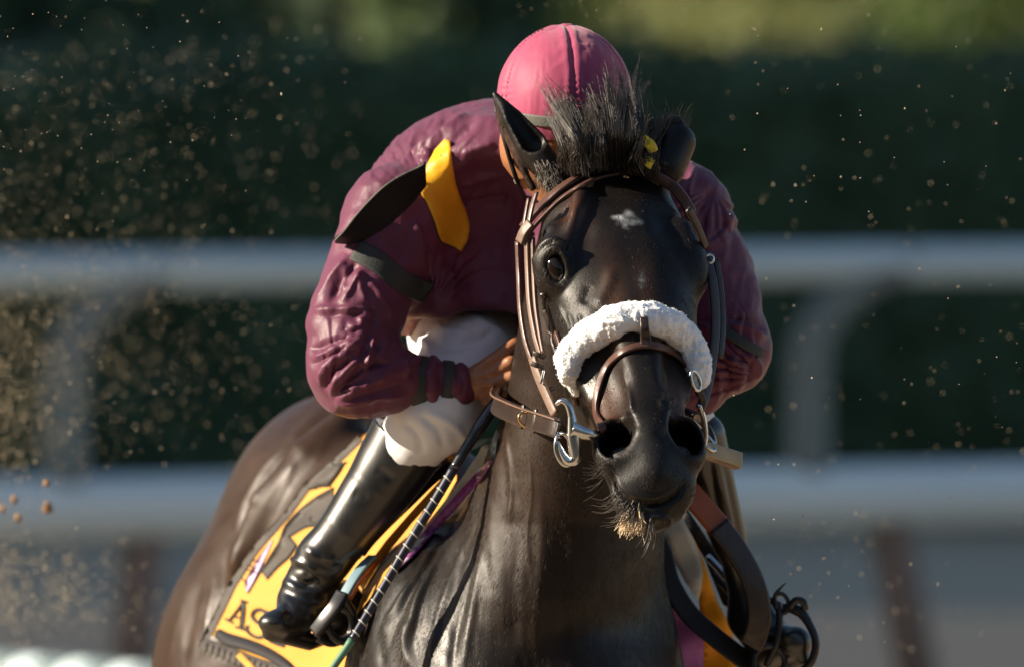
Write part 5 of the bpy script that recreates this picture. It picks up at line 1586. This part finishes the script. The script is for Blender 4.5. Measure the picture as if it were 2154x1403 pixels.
tube('girth_tube', catmull([(1590, 1245, 1000), (1620, 1262, 990), (1650, 1278, 980)], 5), 7, M['steel_dark'], saddle)
sf2 = tube('stirrup_iron', catmull([(1650, 1276, 890), (1682, 1286, 880), (1704, 1316, 870), (1716, 1352, 866), (1706, 1392, 868), (1676, 1420, 880)], 6), [9, 9, 10, 11, 12, 12, 12, 11, 11, 10, 10, 9, 9, 9, 9, 9, 9, 9, 9, 9, 9, 9, 9, 9, 9, 9, 9, 9, 9, 9, 9], M['steel_dark'], saddle)
tube('iron_arm', catmull([(1636, 1268, 890), (1640, 1300, 880), (1634, 1350, 880), (1612, 1400, 890)], 6), 8, M['steel_dark'], sf2)
ring('iron_eye', (1644, 1268, 886), (1, .3, .2), (0, 1, 0), 17, 5, M['steel_dark'], sf2, r2=20)
tube('tie', catmull([(1634, 1278, 880), (1630, 1252, 876), (1642, 1236, 872), (1652, 1226, 870)], 6), np.linspace(5, 1.5, 19), M['webbing'], sf2)
tube('iron_hook', catmull([(1662, 1278, 872), (1674, 1262, 868), (1690, 1266, 868), (1694, 1282, 872)], 6), 8, M['steel_dark'], sf2)
ring('iron_eye', (1618, 1392, 880), (1, 0, .3), (0, 1, 0), 34, 7, M['steel_dark'], sf2)
tube('boot_tip', catmull([(1571, 1176, 990), (1573, 1188, 988), (1572, 1202, 990)], 4), [5, 6, 7, 7, 7, 6, 5, 4, 3], M['leather_tan'], saddle)

# ================================================================ whip
whip = empty('whip', 'thin black jockey whip with pale thread bands held down along the saddlecloth', 'whip', tuple(W([[860, 1150, 650]])[0]))
wp = np.array([(1046, 842), (1018, 884), (985, 934), (955, 985), (918, 1048), (880, 1110), (842, 1174), (806, 1236), (770, 1296), (736, 1352), (700, 1404), (676, 1440)], float)
wc = catmull(wp, 8)
ww = np.linspace(630, 540, len(wc))
for i, p in enumerate(wc):
    q = HF.front(p[0], p[1])
    if q == q: ww[i] = min(ww[i], q - 34)
for _ in range(30): ww[1:-1] = np.minimum(ww[1:-1], (ww[:-2] + ww[2:]) / 2)
wc = np.column_stack([wc, ww])
n1 = 24
tube('grip', wc[:n1 + 1], np.interp(np.linspace(0, 1, n1 + 1), [0, .1, .45, .6, 1], [11, 14, 15, 12, 10.5]), M['whip_black'], whip, 14)
tube('shaft', wc[n1:72], np.linspace(10.5, 8.5, 72 - n1), M['whip_blue'], whip, 12)
tube('flap', wc[71:], np.linspace(9, 7, len(wc) - 71), M['whip_green'], whip, 10)
for i in range(n1 + 3, 70, 3):
    T = nrm(wc[i + 1] - wc[i - 1]); a = nrm(np.cross(T, [0, 0, 1.0])); b = np.cross(T, a)
    r_ = 10.5 - (i - n1) * .04
    ring('thread', wc[i] + T * rng.normal(0, 1.2), a + T * .25, b, r_, 1.5, M['whip_white'], whip, 16, 5)
# ================================================================ flying dirt
def dirt():
    r = np.random.default_rng(99)
    t = (1 + 5 ** .5) / 2
    ico = nrm(np.array([(-1, t, 0), (1, t, 0), (-1, -t, 0), (1, -t, 0), (0, -1, t), (0, 1, t), (0, -1, -t), (0, 1, -t), (t, 0, -1), (t, 0, 1), (-t, 0, -1), (-t, 0, 1)], float))
    icf = np.array([(0, 11, 5), (0, 5, 1), (0, 1, 7), (0, 7, 10), (0, 10, 11), (1, 5, 9), (5, 11, 4), (11, 10, 2), (10, 7, 6), (7, 1, 8), (3, 9, 4), (3, 4, 2), (3, 2, 6), (3, 6, 8), (3, 8, 9), (4, 9, 5), (2, 4, 11), (6, 2, 10), (8, 6, 7), (9, 8, 1)])
    C, R = [], []
    def put(n, us, vs, ws, rs):
        u = r.uniform(*us, n) if len(us) == 2 else r.normal(us[0], us[1], n)
        v = r.uniform(*vs, n) if len(vs) == 2 else r.normal(vs[0], vs[1], n)
        w = r.uniform(*ws, n)
        C.append(np.stack([u, v, w], 1)); R.append(rs[0] + (rs[1] - rs[0]) * r.power(0.35, n))
    put(260, (-60, 760), (-20, 560), (300, 9000), (1.4, 3.6))
    put(60, (0, 520), (20, 420), (-200, 600), (1.3, 2.4))
    C.append(np.stack([np.abs(r.normal(0, 330, 900)) - 40, r.uniform(100, 640, 900) , r.uniform(2500, 10500, 900)], 1)); R.append(1.0 + 1.8 * r.power(.4, 900))
    n = 2300
    u = r.exponential(240, n) - 40; v = 740 + r.normal(0, 130, n)
    C.append(np.stack([u, v, r.uniform(2200, 9500, n)], 1)); R.append(1.1 + 1.9 * r.power(.4, n))
    n = 420
    u = np.abs(r.normal(0, 95, n)) - 30; v = 880 + r.normal(0, 85, n)
    C.append(np.stack([u, v, r.uniform(2500, 8500, n)], 1)); R.append(1.4 + 3.0 * r.power(.4, n))
    n = 1300
    u = np.abs(r.normal(0, 150, n)) - 30; v = 1240 + r.normal(0, 60, n)
    C.append(np.stack([u, v, r.uniform(2500, 8500, n)], 1)); R.append(1.2 + 2.4 * r.power(.4, n))
    put(360, (1450, 2200), (-10, 1380), (-400, 5000), (1.5, 3.4))
    put(60, (1450, 1900), (1080, 1380), (1500, 7000), (1.8, 3.4))
    put(30, (1000, 1500), (0, 60), (600, 5000), (1.4, 2.4))
    C = np.vstack(C); R = np.concatenate(R)
    # nothing inside the horse or the jockey
    keep = np.ones(len(C), bool)
    for i, c in enumerate(C):
        if 300 < c[0] < 1740:
            for Fd in (HF, SH):
                q = Fd.front(c[0], c[1])
                if q == q and c[2] > q - 30: keep[i] = False
    C, R = C[keep], R[keep] * 0.8
    k = len(C)
    P = ico[None] * (R[:, None, None] * r.uniform(.65, 1.25, (k, 12, 1))) * r.uniform(.75, 1.25, (k, 1, 3)) + C[:, None]
    F = (icf[None] + (np.arange(k) * 12)[:, None, None]).reshape(-1, 3)
    o = link('flying_dirt', P.reshape(-1, 3), F, M['clod'])
    tag(o, 'specks and clods of sandy dirt thrown up in the air behind the horse', 'dirt', 'stuff')
dirt()

def clods():
    """a few larger clods in front of the lower rail at the left edge, each its own thing"""
    r = np.random.default_rng(31)
    spots = [((30, 1050), 9, 'low brown clod of dirt at the left edge, in the middle of the small group'), ((100, 1066), 12, 'largest brown clod of dirt in front of the lower white rail at left'), ((6, 1070), 9, 'brown clod of dirt cut by the left edge of the picture'), ((38, 1090), 9, 'lowest brown clod of dirt of the group in front of the lower rail'), ((98, 1016), 8, 'uppermost brown clod of dirt above the largest one')]
    for (u, v), rad, lab in spots:
        n, m = 9, 7
        c = np.array([u, v, 2600 + r.uniform(0, 900)])
        V, F = [], []
        for i in range(m):
            ph = math.pi * (i + .5) / m
            for j in range(n):
                th = 2 * math.pi * j / n
                V.append(c + np.array([math.sin(ph) * math.cos(th), math.cos(ph) * 1.2, math.sin(ph) * math.sin(th)]) * rad * .72 * r.uniform(.35, 1.5) * [r.uniform(.8, 1.3), 1, 1])
        for i in range(m - 1):
            for j in range(n):
                F.append((i * n + j, i * n + (j + 1) % n, (i + 1) * n + (j + 1) % n, (i + 1) * n + j))
        F.append(tuple(range(n))[::-1]); F.append(tuple((m - 1) * n + j for j in range(n)))
        tag(link('dirt_clod', V, F, M['clod_brown']), lab, 'dirt clod', group='clods of dirt thrown up at the left edge')
clods()
